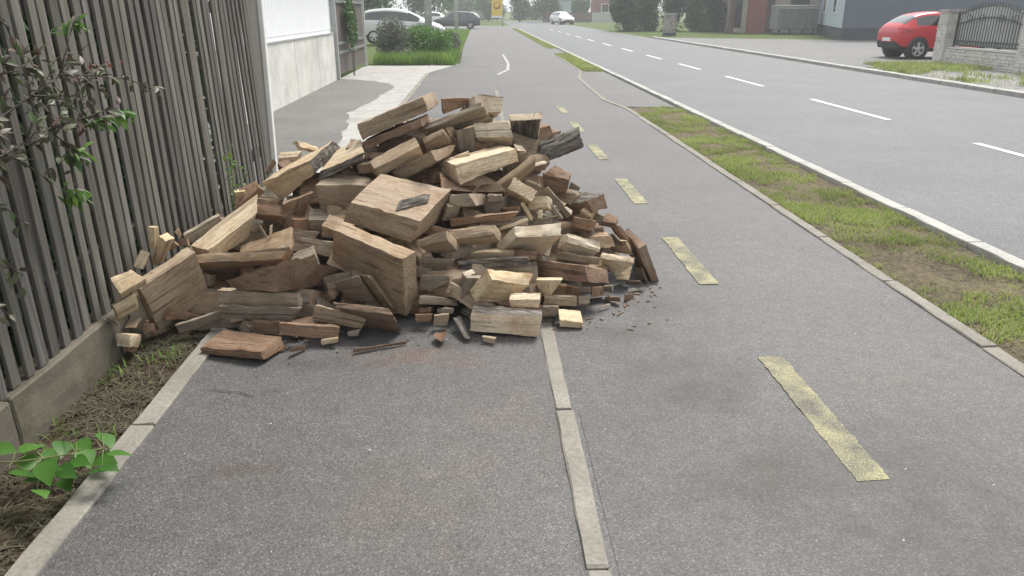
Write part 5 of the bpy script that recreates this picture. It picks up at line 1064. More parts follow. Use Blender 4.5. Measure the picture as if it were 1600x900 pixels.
FLAB = {
0: 'reddish brown billet in shadow just left of the dark billet over the dark billet',
1: 'tan billet in shadow just above the dull shaded board face left of the slanting slat',
2: 'tan billet in shadow just above the dull tan board above the biggest block',
3: 'grey brown billet in shadow just above the dark brown piece beneath the long reddish log',
4: 'tan billet in shadow just above the long reddish log',
5: 'grey brown billet in shadow just above the short chunk',
6: 'tan billet in shadow just left of the brown board end under the leaning narrow slat',
7: 'reddish brown billet in shadow just below the dull board end right of the biggest block',
8: 'grey brown billet in shadow just above the dark block over the green grey block end',
10: 'reddish brown billet in shadow just above the biggest block',
11: 'tan billet in shadow just above the brown board end',
12: 'tan billet in shadow just below the grey fibrous block behind the large upright slab',
14: 'grey brown billet in shadow just above the dark wedge',
15: 'tan billet in shadow just right of the brown board end',
16: 'grey brown billet in shadow just right of the long pale beam-like block',
17: 'reddish brown billet in shadow just below the horizontal board',
19: 'tan billet in shadow just left of the brown board',
20: 'tan billet in shadow just right of the long reddish log',
21: 'grey brown billet in shadow just below the grey block',
22: 'grey brown billet in shadow just left of the light sliver between the two bright blocks',
24: 'reddish brown billet in shadow just below the reddish board tucked under the crowning block',
25: 'grey brown billet in shadow just below the dull board end right of the biggest block',
28: 'reddish brown billet in shadow just left of the dark board behind the tiny bright offcut',
29: 'reddish brown billet in shadow just above the grey block',
30: 'tan billet in shadow just left of the light sliver between the two bright blocks',
31: 'grey brown billet in shadow just left of the long reddish log',
32: 'grey brown billet in shadow just above the grey block',
33: 'reddish brown billet in shadow just left of the bark-covered half log jutting out',
34: 'grey brown billet in shadow just right of the reddish board tucked under the crowning block',
35: 'tan billet in shadow just right of the thin tan splinter above the short yellow block',
36: 'grey brown billet in shadow just right of the split log',
38: 'reddish brown billet in shadow just left of the reddish bark mass beside the weathered slats',
39: 'grey brown billet in shadow just above the reddish split board',
40: 'reddish brown billet in shadow just left of the tiny bright offcut resting',
41: 'reddish brown billet in shadow just below the dark billet',
43: 'reddish brown billet in shadow just right of the small bright topped block resting',
44: 'grey brown billet in shadow just left of the long narrow rail',
45: 'grey brown billet in shadow just above the brown board end under the leaning narrow slat',
46: 'tan billet in shadow just above the large upright slab',
47: 'reddish brown billet in shadow just above the bark-edged board',
48: 'grey brown billet in shadow just left of the small pale end standing between the splinters',
50: 'tan billet in shadow just below the split piece',
51: 'tan billet in shadow just below the thin bright upright splinter',
53: 'tan billet in shadow just above the horizontal piece covered in speckled grey bark',
54: 'grey brown billet in shadow just below the long pale beam-like block',
55: 'tan billet in shadow just right of the largest pale block',
56: 'reddish brown billet in shadow just above the brown board end',
57: 'tan billet in shadow just above the bright topped block with a dark knot hole',
58: 'grey brown billet in shadow just right of the horizontal piece covered in speckled grey bark',
59: 'tan billet in shadow just right of the split log',
60: 'reddish brown billet in shadow just above the short yellow block under the yellow wedge',
61: 'reddish brown billet in shadow just above the large upright slab',
62: 'reddish brown billet in shadow just above the short chunk',
63: 'grey brown billet in shadow just above the long yellow tan block',
64: 'tan billet in shadow just below the long narrow rail',
65: 'tan billet in shadow just below the grey tan board continuing right of the light-faced board',
66: 'reddish brown billet in shadow just left of the bright block',
67: 'tan billet in shadow just right of the grey block',
68: 'grey brown billet in shadow just above the green grey block end',
69: 'reddish brown billet in shadow just below the grey fibrous block behind the large upright slab',
71: 'grey brown billet in shadow just above the split log',
72: 'grey brown billet in shadow just above the bright little offcut under the reddish split board',
73: 'grey brown billet in shadow just below the dull tan board above the biggest block',
74: 'grey brown billet in shadow just left of the dark board end low',
75: 'reddish brown billet in shadow just above the reddish split board',
77: 'grey brown billet in shadow just below the second weathered grey slat beneath the white-tipped one',
78: 'reddish brown billet in shadow just below the bark-edged board',
80: 'grey brown billet in shadow just below the reddish bark mass beside the weathered slats',
81: 'grey brown billet in shadow just above the bark-covered half log jutting out',
82: 'tan billet in shadow just right of the dark plank face',
83: 'reddish brown billet in shadow just above the grey board',
84: 'reddish brown billet in shadow just left of the small brown block',
87: 'reddish brown billet in shadow just right of the dark board behind the tiny bright offcut',
88: 'reddish brown billet in shadow just below the largest pale block',
89: 'reddish brown billet in shadow just above the split piece',
90: 'grey brown billet in shadow just above the small bright topped block resting',
91: 'reddish brown billet in shadow just above the small brown chip',
92: 'grey brown billet in shadow just above the dark bark strip',
94: 'tan billet in shadow just right of the orange tan wedge under the long reddish log',
95: 'grey brown billet in shadow just left of the large upright slab',
96: 'tan billet in shadow just below the dark stick end',
97: 'tan billet in shadow just left of the board',
98: 'grey brown billet in shadow just below the split log',
99: 'reddish brown billet in shadow just below the small bright topped block resting',
100: 'reddish brown billet in shadow just above the board',
101: 'reddish brown billet in shadow just above the thin bright upright splinter',
102: 'tan billet in shadow just right of the thin bright upright splinter',
103: 'grey brown billet in shadow just below the bright block',
105: 'grey brown billet in shadow just above the grey wedge piece low',
106: 'grey brown billet in shadow just left of the brown lit fragment',
107: 'tan billet in shadow just below the small dark end beside the dark red brown block',
109: 'reddish brown billet in shadow just below the small stick',
110: 'reddish brown billet in shadow just above the dull tan board above the biggest block',
111: 'tan billet in shadow just left of the horizontal board',
113: 'grey brown billet in shadow just above the flat thick slab',
115: 'reddish brown billet in shadow just right of the horizontal board',
116: 'grey brown billet in shadow just below the brown board end',
118: 'tan billet in shadow just above the white splinter',
119: 'grey brown billet in shadow just above the dark billet over the dark billet',
120: 'grey brown billet in shadow just right of the board',
121: 'reddish brown billet in shadow just above the dark stick end',
122: 'reddish brown billet in shadow just above the dull board end right of the biggest block',
124: 'tan billet in shadow just below the bright topped block with a dark knot hole',
125: 'grey brown billet in shadow just above the small bluish grey offcut under the chunk',
127: 'tan billet in shadow just above the dark stick end',
128: 'reddish brown billet in shadow just above the dark billet',
129: 'grey brown billet in shadow just left of the pale thin stick',
132: 'tan billet in shadow just above the grey block',
133: 'tan billet in shadow just above the thin bright upright splinter',
135: 'grey brown billet in shadow just above the yellow wedge',
142: 'tan billet in shadow just left of the thin grey stick crossing the dark hollow',
144: 'grey brown billet in shadow just below the board',
147: 'tan billet in shadow just below the tan block behind the bright tilted one',
148: 'tan billet in shadow just right of the light sliver between the two bright blocks',
153: 'grey brown billet in shadow just right of the bark-edged board',
159: 'reddish brown billet in shadow just above the thin tan splinter above the short yellow block',
161: 'grey brown billet in shadow just above the bright topped block with a dark knot hole',
162: 'tan billet in shadow just left of the thin bright upright splinter',
165: 'tan billet in shadow just left of the bark-edged board',
166: 'grey brown billet in shadow just right of the dull tan board above the biggest block',
167: 'tan billet in shadow just left of the reddish bark mass beside the weathered slats',
168: 'grey brown billet in shadow just above the thin bright upright splinter'}
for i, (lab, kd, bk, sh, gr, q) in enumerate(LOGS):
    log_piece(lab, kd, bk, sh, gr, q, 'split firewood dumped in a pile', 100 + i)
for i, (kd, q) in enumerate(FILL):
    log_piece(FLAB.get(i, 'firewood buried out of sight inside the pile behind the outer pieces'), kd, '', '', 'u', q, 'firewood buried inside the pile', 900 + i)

# bark flake on the biggest block
def flake(name, pts, th, m, label, cat, ridges=0.008, seed=1):
    pts = [Vector(p) for p in pts]
    c = sum(pts, Vector()) / len(pts)
    nrm = (pts[1] - pts[0]).cross(pts[2] - pts[0]).normalized()
    if nrm.z < 0: nrm = -nrm
    ex = (pts[1] - pts[0]).normalized(); ey = nrm.cross(ex)
    MW = Matrix.Translation(c) @ Matrix((ex, ey, nrm)).transposed().to_4x4(); inv = MW.inverted()
    L = [inv @ p for p in pts]; bm = bmesh.new(); N, K = 10, 6; g = {}
    for s in (0, 1):
        for i in range(N + 1):
            for j in range(K + 1):
                u, v = i / N, j / K
                p = L[0] * (1 - u) * (1 - v) + L[1] * u * (1 - v) + L[2] * u * v + L[3] * (1 - u) * v
                ed = min(u, 1 - u, v, 1 - v)
                p = p + Vector((0, 0, (th * min(1, .35 + ed * 5) + ridges * noise.noise((p.x * 18 + seed, p.y * 70, 0))) if s else 0.0))
                p += Vector((noise.noise((v * 9, s, seed)) * .008 * (1 - abs(u - .5)), noise.noise((u * 9, 3, seed)) * .006, 0))
                g[(s, i, j)] = bm.verts.new(p)
    for i in range(N):
        for j in range(K):
            bm.faces.new([g[(1, i, j)], g[(1, i + 1, j)], g[(1, i + 1, j + 1)], g[(1, i, j + 1)]])
            bm.faces.new([g[(0, i, j + 1)], g[(0, i + 1, j + 1)], g[(0, i + 1, j)], g[(0, i, j)]])
    for i in range(N):
        bm.faces.new([g[(0, i, 0)], g[(0, i + 1, 0)], g[(1, i + 1, 0)], g[(1, i, 0)]]); bm.faces.new([g[(0, i, K)], g[(1, i, K)], g[(1, i + 1, K)], g[(0, i + 1, K)]])
    for j in range(K):
        bm.faces.new([g[(0, 0, j)], g[(1, 0, j)], g[(1, 0, j + 1)], g[(0, 0, j + 1)]]); bm.faces.new([g[(0, N, j)], g[(0, N, j + 1)], g[(1, N, j + 1)], g[(1, N, j)]])
    bmesh.ops.recalc_face_normals(bm, faces=bm.faces[:])
    me = bpy.data.meshes.new(name); bm.to_mesh(me); bm.free(); me.materials.append(m)
    o = link(name, me); o.matrix_world = MW
    return tag(o, label, cat)
flake('bark_flake', [[-0.472, 4.024, 0.566], [-0.305, 4.163, 0.576], [-0.296, 4.265, 0.6], [-0.461, 4.136, 0.592]], 0.020, M['bark'], 'dark ridged bark flake lying on the biggest block', 'bark', 0.012, 3)
# loose chips and sawdust around the foot of the pile
r_ = random.Random(31); cb = MB()
for k in range(120):
    if k < 70:
        t = r_.random(); x = -1.1 + 2.2 * t; y = 3.42 + .25 * math.sin(t * 3) + abs(r_.gauss(0, .16)) * r_.choice((-.6, 1)) + (.35 * max(0, t - .7) / .3)
    elif k < 130: x = r_.uniform(.55, 1.12); y = 3.75 + (x - .55) * 1.0 + r_.gauss(0, .10)
    else: x = r_.uniform(-.9, 2.2); y = r_.uniform(2.2, 3.5)
    s = r_.uniform(.003, .013) * (1 if k < 130 else .5)
    Mx = Matrix.Rotation(r_.uniform(0, 6.28), 3, 'Z') @ Matrix.Rotation(r_.uniform(-.3, .3), 3, 'X')
    cb.box((x, y, .006 + s * .12), (s * r_.uniform(1, 3.2), s * r_.uniform(.6, 1.2), s * .35), 0, 0, Mx)
ch = cb.build('wood_chips', M['wood']); ch.color = (.22, .16, .12, 1)
tag(ch, 'small wood chips and bark crumbs scattered round the foot of the pile', 'wood chips', kind='stuff')
# pale pebbles trodden into the asphalt
cb = MB(); r_ = random.Random(5)
for k in range(45):
    x = r_.uniform(-1.2, 2.4); y = r_.uniform(1.7, 5.5); s = r_.uniform(.002, .005)
    cb.box((x, y, .005), (s * 1.4, s, s * .7), r_.uniform(0, 3))
tag(cb.build('pebbles', M['pale_stone']), 'tiny pale pebbles strewn over the asphalt', 'pebbles', kind='stuff')

# ------------------------------------------------------------------ leaves
def leaf_mesh(name, L, W, fold=.25, droop=.2, m=None, lobes=False):
    vs_, fs_ = [], []
    prof = [(0, .02), (.12, .55), (.3, .95), (.5, 1.0), (.72, .68), (.9, .28), (1, .0)] if not lobes else [(0, .05), (.04, .45), (.12, .8), (.28, 1.0), (.45, .92), (.62, .68), (.8, .34), (1, 0)]
    for t, w in prof:
        z = -droop * L * t * t
        vs_ += [(t * L, -w * W / 2, z + fold * w * W / 2), (t * L, 0, z), (t * L, w * W / 2, z + fold * w * W / 2)]
    for i in range(len(prof) - 1):
        a = 3 * i; fs_ += [(a, a + 3, a + 4, a + 1), (a + 1, a + 4, a + 5, a + 2)]
    me = mesh_from(vs_, fs_, name, True)
    if m: me.materials.append(m)
    return me
def put_leaf(me, parent, p, d, up=None, s=1.0, roll=0.0):
    d = Vector(d).normalized(); up = Vector(up or (0, 0, 1))
    y = up.cross(d)
    if y.length < 1e-3: y = Vector((0, 1, 0))
    y.normalize(); z = d.cross(y)
    R = Matrix((d, y, z)).transposed() @ Matrix.Rotation(roll, 3, 'X')
    o = link('leaf', me, None, parent)
    o.matrix_local = Matrix.Translation(p) @ R.to_4x4() @ Matrix.Scale(s, 4)
    return o
# dark shrub reaching in from the left in front of the fence
sh = empty('shrub', (-1.72, 1.75, -.03), 'dark leaved shrub with green and red shoots reaching in front of the fence', 'shrub')
B0 = Vector((-1.72, 1.75, -.03))
dk = [leaf_mesh('leaf_dark%d' % i, l, w, .3, .25, M['shrub_dark']) for i, (l, w) in enumerate(((.052, .020), (.042, .017), (.06, .021)))]
lf_mix = None
gn = [leaf_mesh('leaf_green%d' % i, l, w, .25, .3, M['shrub_green']) for i, (l, w) in enumerate(((.062, .024), (.05, .02)))]
rd_ = [leaf_mesh('leaf_red', .034, .013, .3, .2, M['shrub_red'])]
BR = [([(-1.6, 2.416, 1.122), (-1.602, 2.562, 1.142), (-1.604, 2.725, 1.164), (-1.606, 2.917, 1.19), (-1.608, 3.139, 1.279), (-1.61, 3.384, 1.381)], 'r'), ([(-1.62, 2.529, 1.242), (-1.622, 2.644, 1.261), (-1.624, 2.86, 1.308), (-1.626, 3.077, 1.365), (-1.628, 3.26, 1.414)], 'd'), ([(-1.62, 3.066, 1.366), (-1.622, 3.175, 1.472), (-1.624, 3.235, 1.538)], 'g'), ([(-1.6, 2.906, 1.191), (-1.602, 3.142, 1.191), (-1.604, 3.344, 1.199), (-1.606, 3.486, 1.159)], 'g'), ([(-1.6, 2.906, 1.191), (-1.602, 3.079, 1.161), (-1.604, 3.22, 1.159)], 'g'), ([(-1.6, 3.028, 1.369), (-1.602, 3.312, 1.344), (-1.604, 3.606, 1.304), (-1.606, 3.844, 1.248)], 'd'), ([(-1.61, 2.891, 1.184), (-1.612, 2.985, 1.121), (-1.614, 3.054, 1.064)], 'g'), ([(-1.62, 3.0, 1.119), (-1.622, 3.018, 1.007), (-1.624, 3.016, 0.917)], 'g'), ([(-1.6, 2.642, 1.612), (-1.602, 2.761, 1.551), (-1.604, 2.794, 1.456)], 'd'), ([(-1.63, 2.645, 1.494), (-1.632, 2.766, 1.415), (-1.634, 2.777, 1.317)], 'd'), ([(-1.62, 2.379, 0.865), (-1.622, 2.491, 0.783), (-1.624, 2.569, 0.721)], 'd'), ([(-1.6, 2.286, 0.712), (-1.602, 2.377, 0.676), (-1.604, 2.414, 0.633)], 'd'), ([(-1.62, 2.437, 1.009), (-1.622, 2.557, 0.968), (-1.624, 2.623, 0.917)], 'd'), ([(-1.6, 2.718, 1.165), (-1.602, 2.815, 1.245), (-1.604, 2.813, 1.335), (-1.606, 2.912, 1.416)], 'd'), ([(-1.62, 2.623, 1.395), (-1.622, 2.812, 1.401), (-1.624, 3.009, 1.468)], 'd'), ([(-1.61, 2.835, 1.311), (-1.612, 2.985, 1.295), (-1.614, 3.136, 1.242)], 'd'), ([(-1.62, 2.506, 1.184), (-1.622, 2.695, 1.106), (-1.624, 2.76, 1.059)], 'd')]
mb = MB(); mb2 = MB()
rs = random.Random(9)
mb.tube([(0, 0, -.03), (.02, .1, .45), (0, .2, .95), (-.02, .25, 1.5)], [.020, .017, .013, .008], 7)
for bi, (pts, kind) in enumerate(BR):
    pl = [Vector(p) - B0 for p in pts]
    mb.tube(pl, [.0045 - .003 * i / (len(pl) - 1) for i in range(len(pl))], 6)
    for a, b in zip(pl, pl[1:]):
        n = max(2, int((b - a).length / .014))
        for k in range(n):
            p = a.lerp(b, (k + rs.random()) / n)
            if rs.random() < .25: continue
            d = (b - a).normalized() * .6 + Vector((rs.gauss(0, .7), rs.gauss(0, .7), rs.gauss(-.15, .6)))
            if rs.random() < .35:
                q = p + d.normalized() * rs.uniform(.03, .08); mb2.tube([p, q], [.0013, .0009], 4); p = q
                for _ in range(2): put_leaf(rs.choice(dk), sh, p, d + Vector((rs.gauss(0, .5), rs.gauss(0, .5), rs.gauss(0, .5))), None, rs.uniform(.6, 1.1), rs.uniform(-.9, .9))
            put_leaf(rs.choice(dk), sh, p, d, None, rs.uniform(.6, 1.15), rs.uniform(-1, 1))
    if kind != 'd':
        tip = pl[-1]
        for k in range(22 if kind == 'g' else 8):
            d = (pl[-1] - pl[-2]).normalized() * .5 + Vector((rs.gauss(0, .7), rs.gauss(0, .7), rs.gauss(-.2, .5)))
            put_leaf(rs.choice(gn if kind == 'g' else rd_), sh, tip + Vector((rs.gauss(0, .024), rs.gauss(0, .03), rs.gauss(0, .016))), d, None, rs.uniform(.7, 1.15), rs.uniform(-.7, .7))
mb.build('branch', M['twig'], sh); tag(mb2.build('twig', M['twig'], sh), kind='stuff')
# broad leaved vine in the lower left corner
vn = empty('leafy_shoot', (-1.72, 1.62, -.03), 'bright green broad leaved shoot hanging over the soil in the lower left corner', 'plant')
V0 = Vector((-1.72, 1.62, -.03))
vl = [leaf_mesh('leaf_broad%d' % i, l, w, .12, .22, M['vine'], True) for i, (l, w) in enumerate(((.095, .07), (.08, .058), (.105, .074)))]
mb = MB(); rs = random.Random(19)
VL = [((-1.438, 2.51, 0.11), (0.84, -0.79, -0.1), 0.97), ((-1.546, 2.444, 0.12), (0.56, -1.08, 0.05), 0.95), ((-1.432, 2.364, 0.13), (0.73, -0.93, -0.22), 0.97), ((-1.352, 2.367, 0.11), (0.93, 0.12, 0.03), 0.82), ((-1.345, 2.31, 0.1), (0.99, -0.41, 0.08), 0.79), ((-1.381, 2.283, 0.09), (0.95, 0.06, 0.23), 0.89), ((-1.472, 2.273, 0.12), (0.97, -0.51, -0.16), 1.03), ((-1.543, 2.261, 0.13), (1.0, -0.22, 0.2), 1.06), ((-1.496, 2.173, 0.1), (0.91, -0.67, 0.21), 0.98), ((-1.626, 2.249, 0.12), (0.89, 0.2, -0.2), 0.97), ((-1.515, 2.262, 0.09), (0.75, -0.91, 0.19), 0.66), ((-1.66, 2.366, 0.13), (0.67, 0.49, 0.07), 0.88), ((-1.754, 2.39, 0.13), (1.0, -0.21, 0.05), 1.08), ((-1.452, 2.312, 0.12), (0.99, -0.4, 0.2), 0.92), ((-1.563, 2.212, 0.1), (0.7, 0.46, -0.0), 0.85), ((-1.523, 2.487, 0.09), (0.93, -0.63, 0.01), 0.91), ((-1.605, 2.463, 0.08), (0.57, -1.07, -0.23), 1.13), ((-1.586, 2.279, 0.08), (0.99, -0.35, 0.2), 1.07), ((-1.428, 2.423, 0.06), (0.96, -0.52, 0.24), 1.01), ((-1.664, 2.346, 0.09), (0.8, 0.35, -0.05), 0.99), ((-1.483, 2.304, 0.06), (0.71, -0.96, -0.16), 0.83), ((-1.511, 2.268, 0.15), (0.6, -1.05, -0.24), 1.07)]
st = [Vector(p) - V0 for p in [(-2.057, 2.427, 0.02), (-1.807, 2.349, 0.1), (-1.638, 2.296, 0.13), (-1.53, 2.3, 0.14), (-1.446, 2.348, 0.13), (-1.372, 2.39, 0.12)]]
mb.tube(st, [.004 - .002 * i / (len(st) - 1) for i in range(len(st))], 6)
for (p, d, s) in VL:
    p = Vector(p) - V0; near = min(st, key=lambda q: (q - p).length)
    mb.tube([near, near.lerp(p, .5) + Vector((0, 0, .012)), p], [.0018, .0015, .0012], 5)
    put_leaf(vl[rs.randrange(3)], vn, p, d, None, s, rs.uniform(-.5, .5))
mb.build('stem', M['twig_green'], vn)
# weed growing between fence and pile
wd = empty('weed', (-1.72, 5.15, .0), 'small green weed growing against the fence behind the pile', 'weed')
mb = MB(); rs = random.Random(29)
sl = [leaf_mesh('leaf_weed', .05, .022, .2, .3, M['shrub_green'])]
for k in range(7):
    t = Vector((rs.uniform(-.03, .1), rs.uniform(-.12, .12), rs.uniform(.45, .82)))
    m_ = t * .5 + Vector((0, 0, .04)); mb.tube([(0, 0, -.05), m_, t], [.004, .003, .0012], 5)
    for j in range(12):
        p = Vector((0, 0, 0)).lerp(t, .45 + .55 * rs.random()); put_leaf(sl[0], wd, p + Vector((rs.gauss(0, .012), rs.gauss(0, .012), 0)), (rs.gauss(0, 1), rs.gauss(0, 1), rs.gauss(.1, .4)), None, rs.uniform(.5, 1.1), rs.uniform(-.8, .8))
mb.build('stem', M['twig_green'], wd)
# dry leaf on the path
dl = link('dry_leaf', leaf_mesh('dry_leaf', .13, .07, .55, -.12, M['leaf_dry'])); dl.location = (-.225, 3.60, .02); dl.rotation_euler = (.15, .05, rad(-84))
tag(dl, 'curled brown dry leaf on the asphalt before the small cube', 'leaf')

# ------------------------------------------------------------------ white house on the left
hs = empty('white_house', (-3.48, 14, 0), 'white house wall over a pale panelled plinth on the left', 'house')
mb = MB(); mb.box((-3.06, .55, 2.1), (6.0, 9.1, 2.0)); mb.build('wall', M['house_wall'], hs)
for k in range(46):
    mb = MB(); mb.box((-.0575, -3.9 + .2 * k, 2.12), (.012, .185, 1.9)); mb.build('cladding_board', M['house_wall'], hs)
ys = [-4.0, -3.05, -1.11, .99, 3.14, 5.1]
for a, b in zip(ys, ys[1:]):
    mb = MB(); mb.box((-.06, (a + b) / 2, .52), (.12, b - a - .018, 1.12)); bevel(mb.build('plinth_panel', M['house_plinth'], hs), .006)
mb = MB(); mb.box((-3.1, .55, .5), (5.9, 9.0, 1.1)); mb.build('footing', M['dark_base'], hs)
mb = MB(); mb.box((-.045, .55, 1.09), (.13, 9.12, .022)); mb.build('drip_edge', M['galv'], hs)
mb = MB()
mb.add([(.4, -4.6, 3.05), (.4, 5.6, 3.05), (-3.1, 5.6, 4.9), (-3.1, -4.6, 4.9), (-6.5, -4.6, 3.05), (-6.5, 5.6, 3.05),
        (.4, -4.6, 3.15), (.4, 5.6, 3.15), (-3.1, 5.6, 5.05), (-3.1, -4.6, 5.05), (-6.5, -4.6, 3.15), (-6.5, 5.6, 3.15)],
       [(6, 7, 8, 9), (9, 8, 11, 10), (3, 2, 1, 0), (4, 5, 2, 3), (0, 1, 7, 6), (5, 4, 10, 11), (1, 2, 8, 7), (2, 5, 11, 8), (0, 6, 9, 3), (3, 9, 10, 4)])
mb.build('roof', M['tile_roof'], hs)

# brown gate beyond the house
gt = empty('metal_gate', (-3.46, 21.5, 0), 'brown sheet metal gate beyond the white house', 'gate')
for k in range(20):
    mb = MB(); mb.box((0, -2.18 + .222 * k, 1.02), (.03, .216, 1.82)); mb.build('gate_board', M['gate_brown'], gt)
for z in (.62, .84, 1.8):
    mb = MB(); mb.box((.035, 0, z), (.04, 4.5, .06)); mb.build('gate_rail', M['grey_metal'], gt)
for y in (-2.33, 2.4):
    mb = MB(); mb.box((0, y, 1.05), (.1, .1, 2.2)); mb.box((0, y, 2.17), (.13, .13, .04)); mb.build('gate_post', M['galv'], gt)

# ------------------------------------------------------------------ plants and trees
def bush(name, loc, rx, ry, h, n, size, m, label, cat, seed, group=None, trunk=.0, lumps=6, low=.0, stem_m='trunk', stem_r=.02):
    o = empty(name, loc, label, cat, group)
    r0 = np.random.default_rng(seed)
    ctr = [(r0.uniform(-.65, .65) * rx, r0.uniform(-.65, .65) * ry, low + (h - low) * r0.uniform(.12, .85), r0.uniform(.35, .6)) for _ in range(lumps)] + [(0, 0, low + (h - low) * .5, .75), (0, 0, low + (h - low) * .22, .8)]
    def fn(r):
        c = ctr[r.integers(len(ctr))]
        d = r.normal(size=3); d /= np.linalg.norm(d); q = r.random() ** .45 * c[3]
        z = c[2] + d[2] * q * (h - low) * .5
        return (c[0] + d[0] * q * rx, c[1] + d[1] * q * ry, max(low * .8 + .02, z))
    link('crown', leaf_cloud(n, fn, size, seed + 1), m, o)
    mb_ = MB()
    if trunk:
        mb_.tube([(0, 0, -.08), (.02 * h, 0, low * .7), (0, .03 * h, low + (h - low) * .5)], [trunk, trunk * .8, trunk * .4], 8)
        for c in ctr[:5]: mb_.tube([(0, 0, low * .7), (c[0] * .5, c[1] * .5, (low + c[2]) * .55), (c[0], c[1], c[2])], [trunk * .5, trunk * .35, trunk * .12], 6)
    else:
        for c in ctr[:6]: mb_.tube([(c[0] * .2, c[1] * .2, -.08), (c[0] * .6, c[1] * .6, c[2] * .6), (c[0], c[1], c[2])], [stem_r, stem_r * .7, stem_r * .25], 5)
    mb_.build('trunk' if trunk else 'stem', M[stem_m], o)
    return o
bush('rose_bush', (-1.75, 26.4, 0), 1.0, 1.0, 1.2, 3600, .045, M['shrub_green'], 'green rose bush in front of the concrete pole', 'bush', 41)
bush('lavender_bush', (-2.75, 26.0, 0), .9, .9, 1.3, 4200, .05, M['lavender'], 'grey purple lavender bush next to the brown gate', 'bush', 43)
bush('flowering_shrub', (-1.15, 28.0, 0), .65, 1.2, .85, 3200, .045, M['lavender'], 'low greyish shrub at the right corner of the flower bed', 'bush', 45)
bush('climbing_plant', (-3.3, 20.6, 0), .14, .75, 2.0, 1300, .05, M['tree_green'], 'green climbing plant against the near end of the brown gate', 'plant', 47, low=.75, stem_r=.006)
bush('green_shrub', (-2.1, 30, 0), .9, 1.2, 1.1, 2600, .055, M['shrub_green'], 'fresh green shrub deeper in the flower bed', 'bush', 49)
blades('bed_grass', ground_pts(-3.3, -.78, 24.3, 29, 12000, 61, 0.0, -.4, 1.0) , .12, .42, .022, .8, M['lawn'], 'lush green ground cover at the front of the flower bed', 'ground cover', 62)
blades('lawn_grass', ground_pts(-3.3, -.78, 29, 68, 14000, 63, 0.0, -.9, 1.0), .05, .12, .03, .7, M['lawn'], 'bright green lawn strip along the footpath', 'grass', 64)
blades('roadside_weeds', ground_pts(12.0, 14.5, 21.4, 24.0, 4200, 65, 0.0, .15, 1.0) + ground_pts(11.3, 12.3, 20, 22.4, 900, 66, 0, .3, 1.2) + ground_pts(11.4, 14.4, 15, 21, 1500, 67, 0, .75, 1.0), .04, .16, .018, .8, M['grass'], 'weeds growing in the gravel before the stone wall', 'weeds', 68)

def pole(name, loc, r0, r1, h, label):
    mb_ = MB(); mb_.tube([(0, 0, -.1), (0, 0, h * .5), (0, 0, h)], [r0, (r0 + r1) / 2, r1], 14)
    mb_.box((0, -r0 * .98, 1.5), (.10, .03, .16)); mb_.box((0, 0, h - .3), (.9, .08, .08))
    o = mb_.build(name, M['pole']); o.location = loc; return tag(o, label, 'pole', 'concrete poles along the footpath')
pole('utility_pole', (-1.9, 30.0, 0), .15, .10, 7.5, 'nearer concrete utility pole rising from the flower bed')
pole('utility_pole', (-2.0, 71.0, 0), .18, .12, 7.5, 'farther concrete utility pole in front of the dark grey estate car')

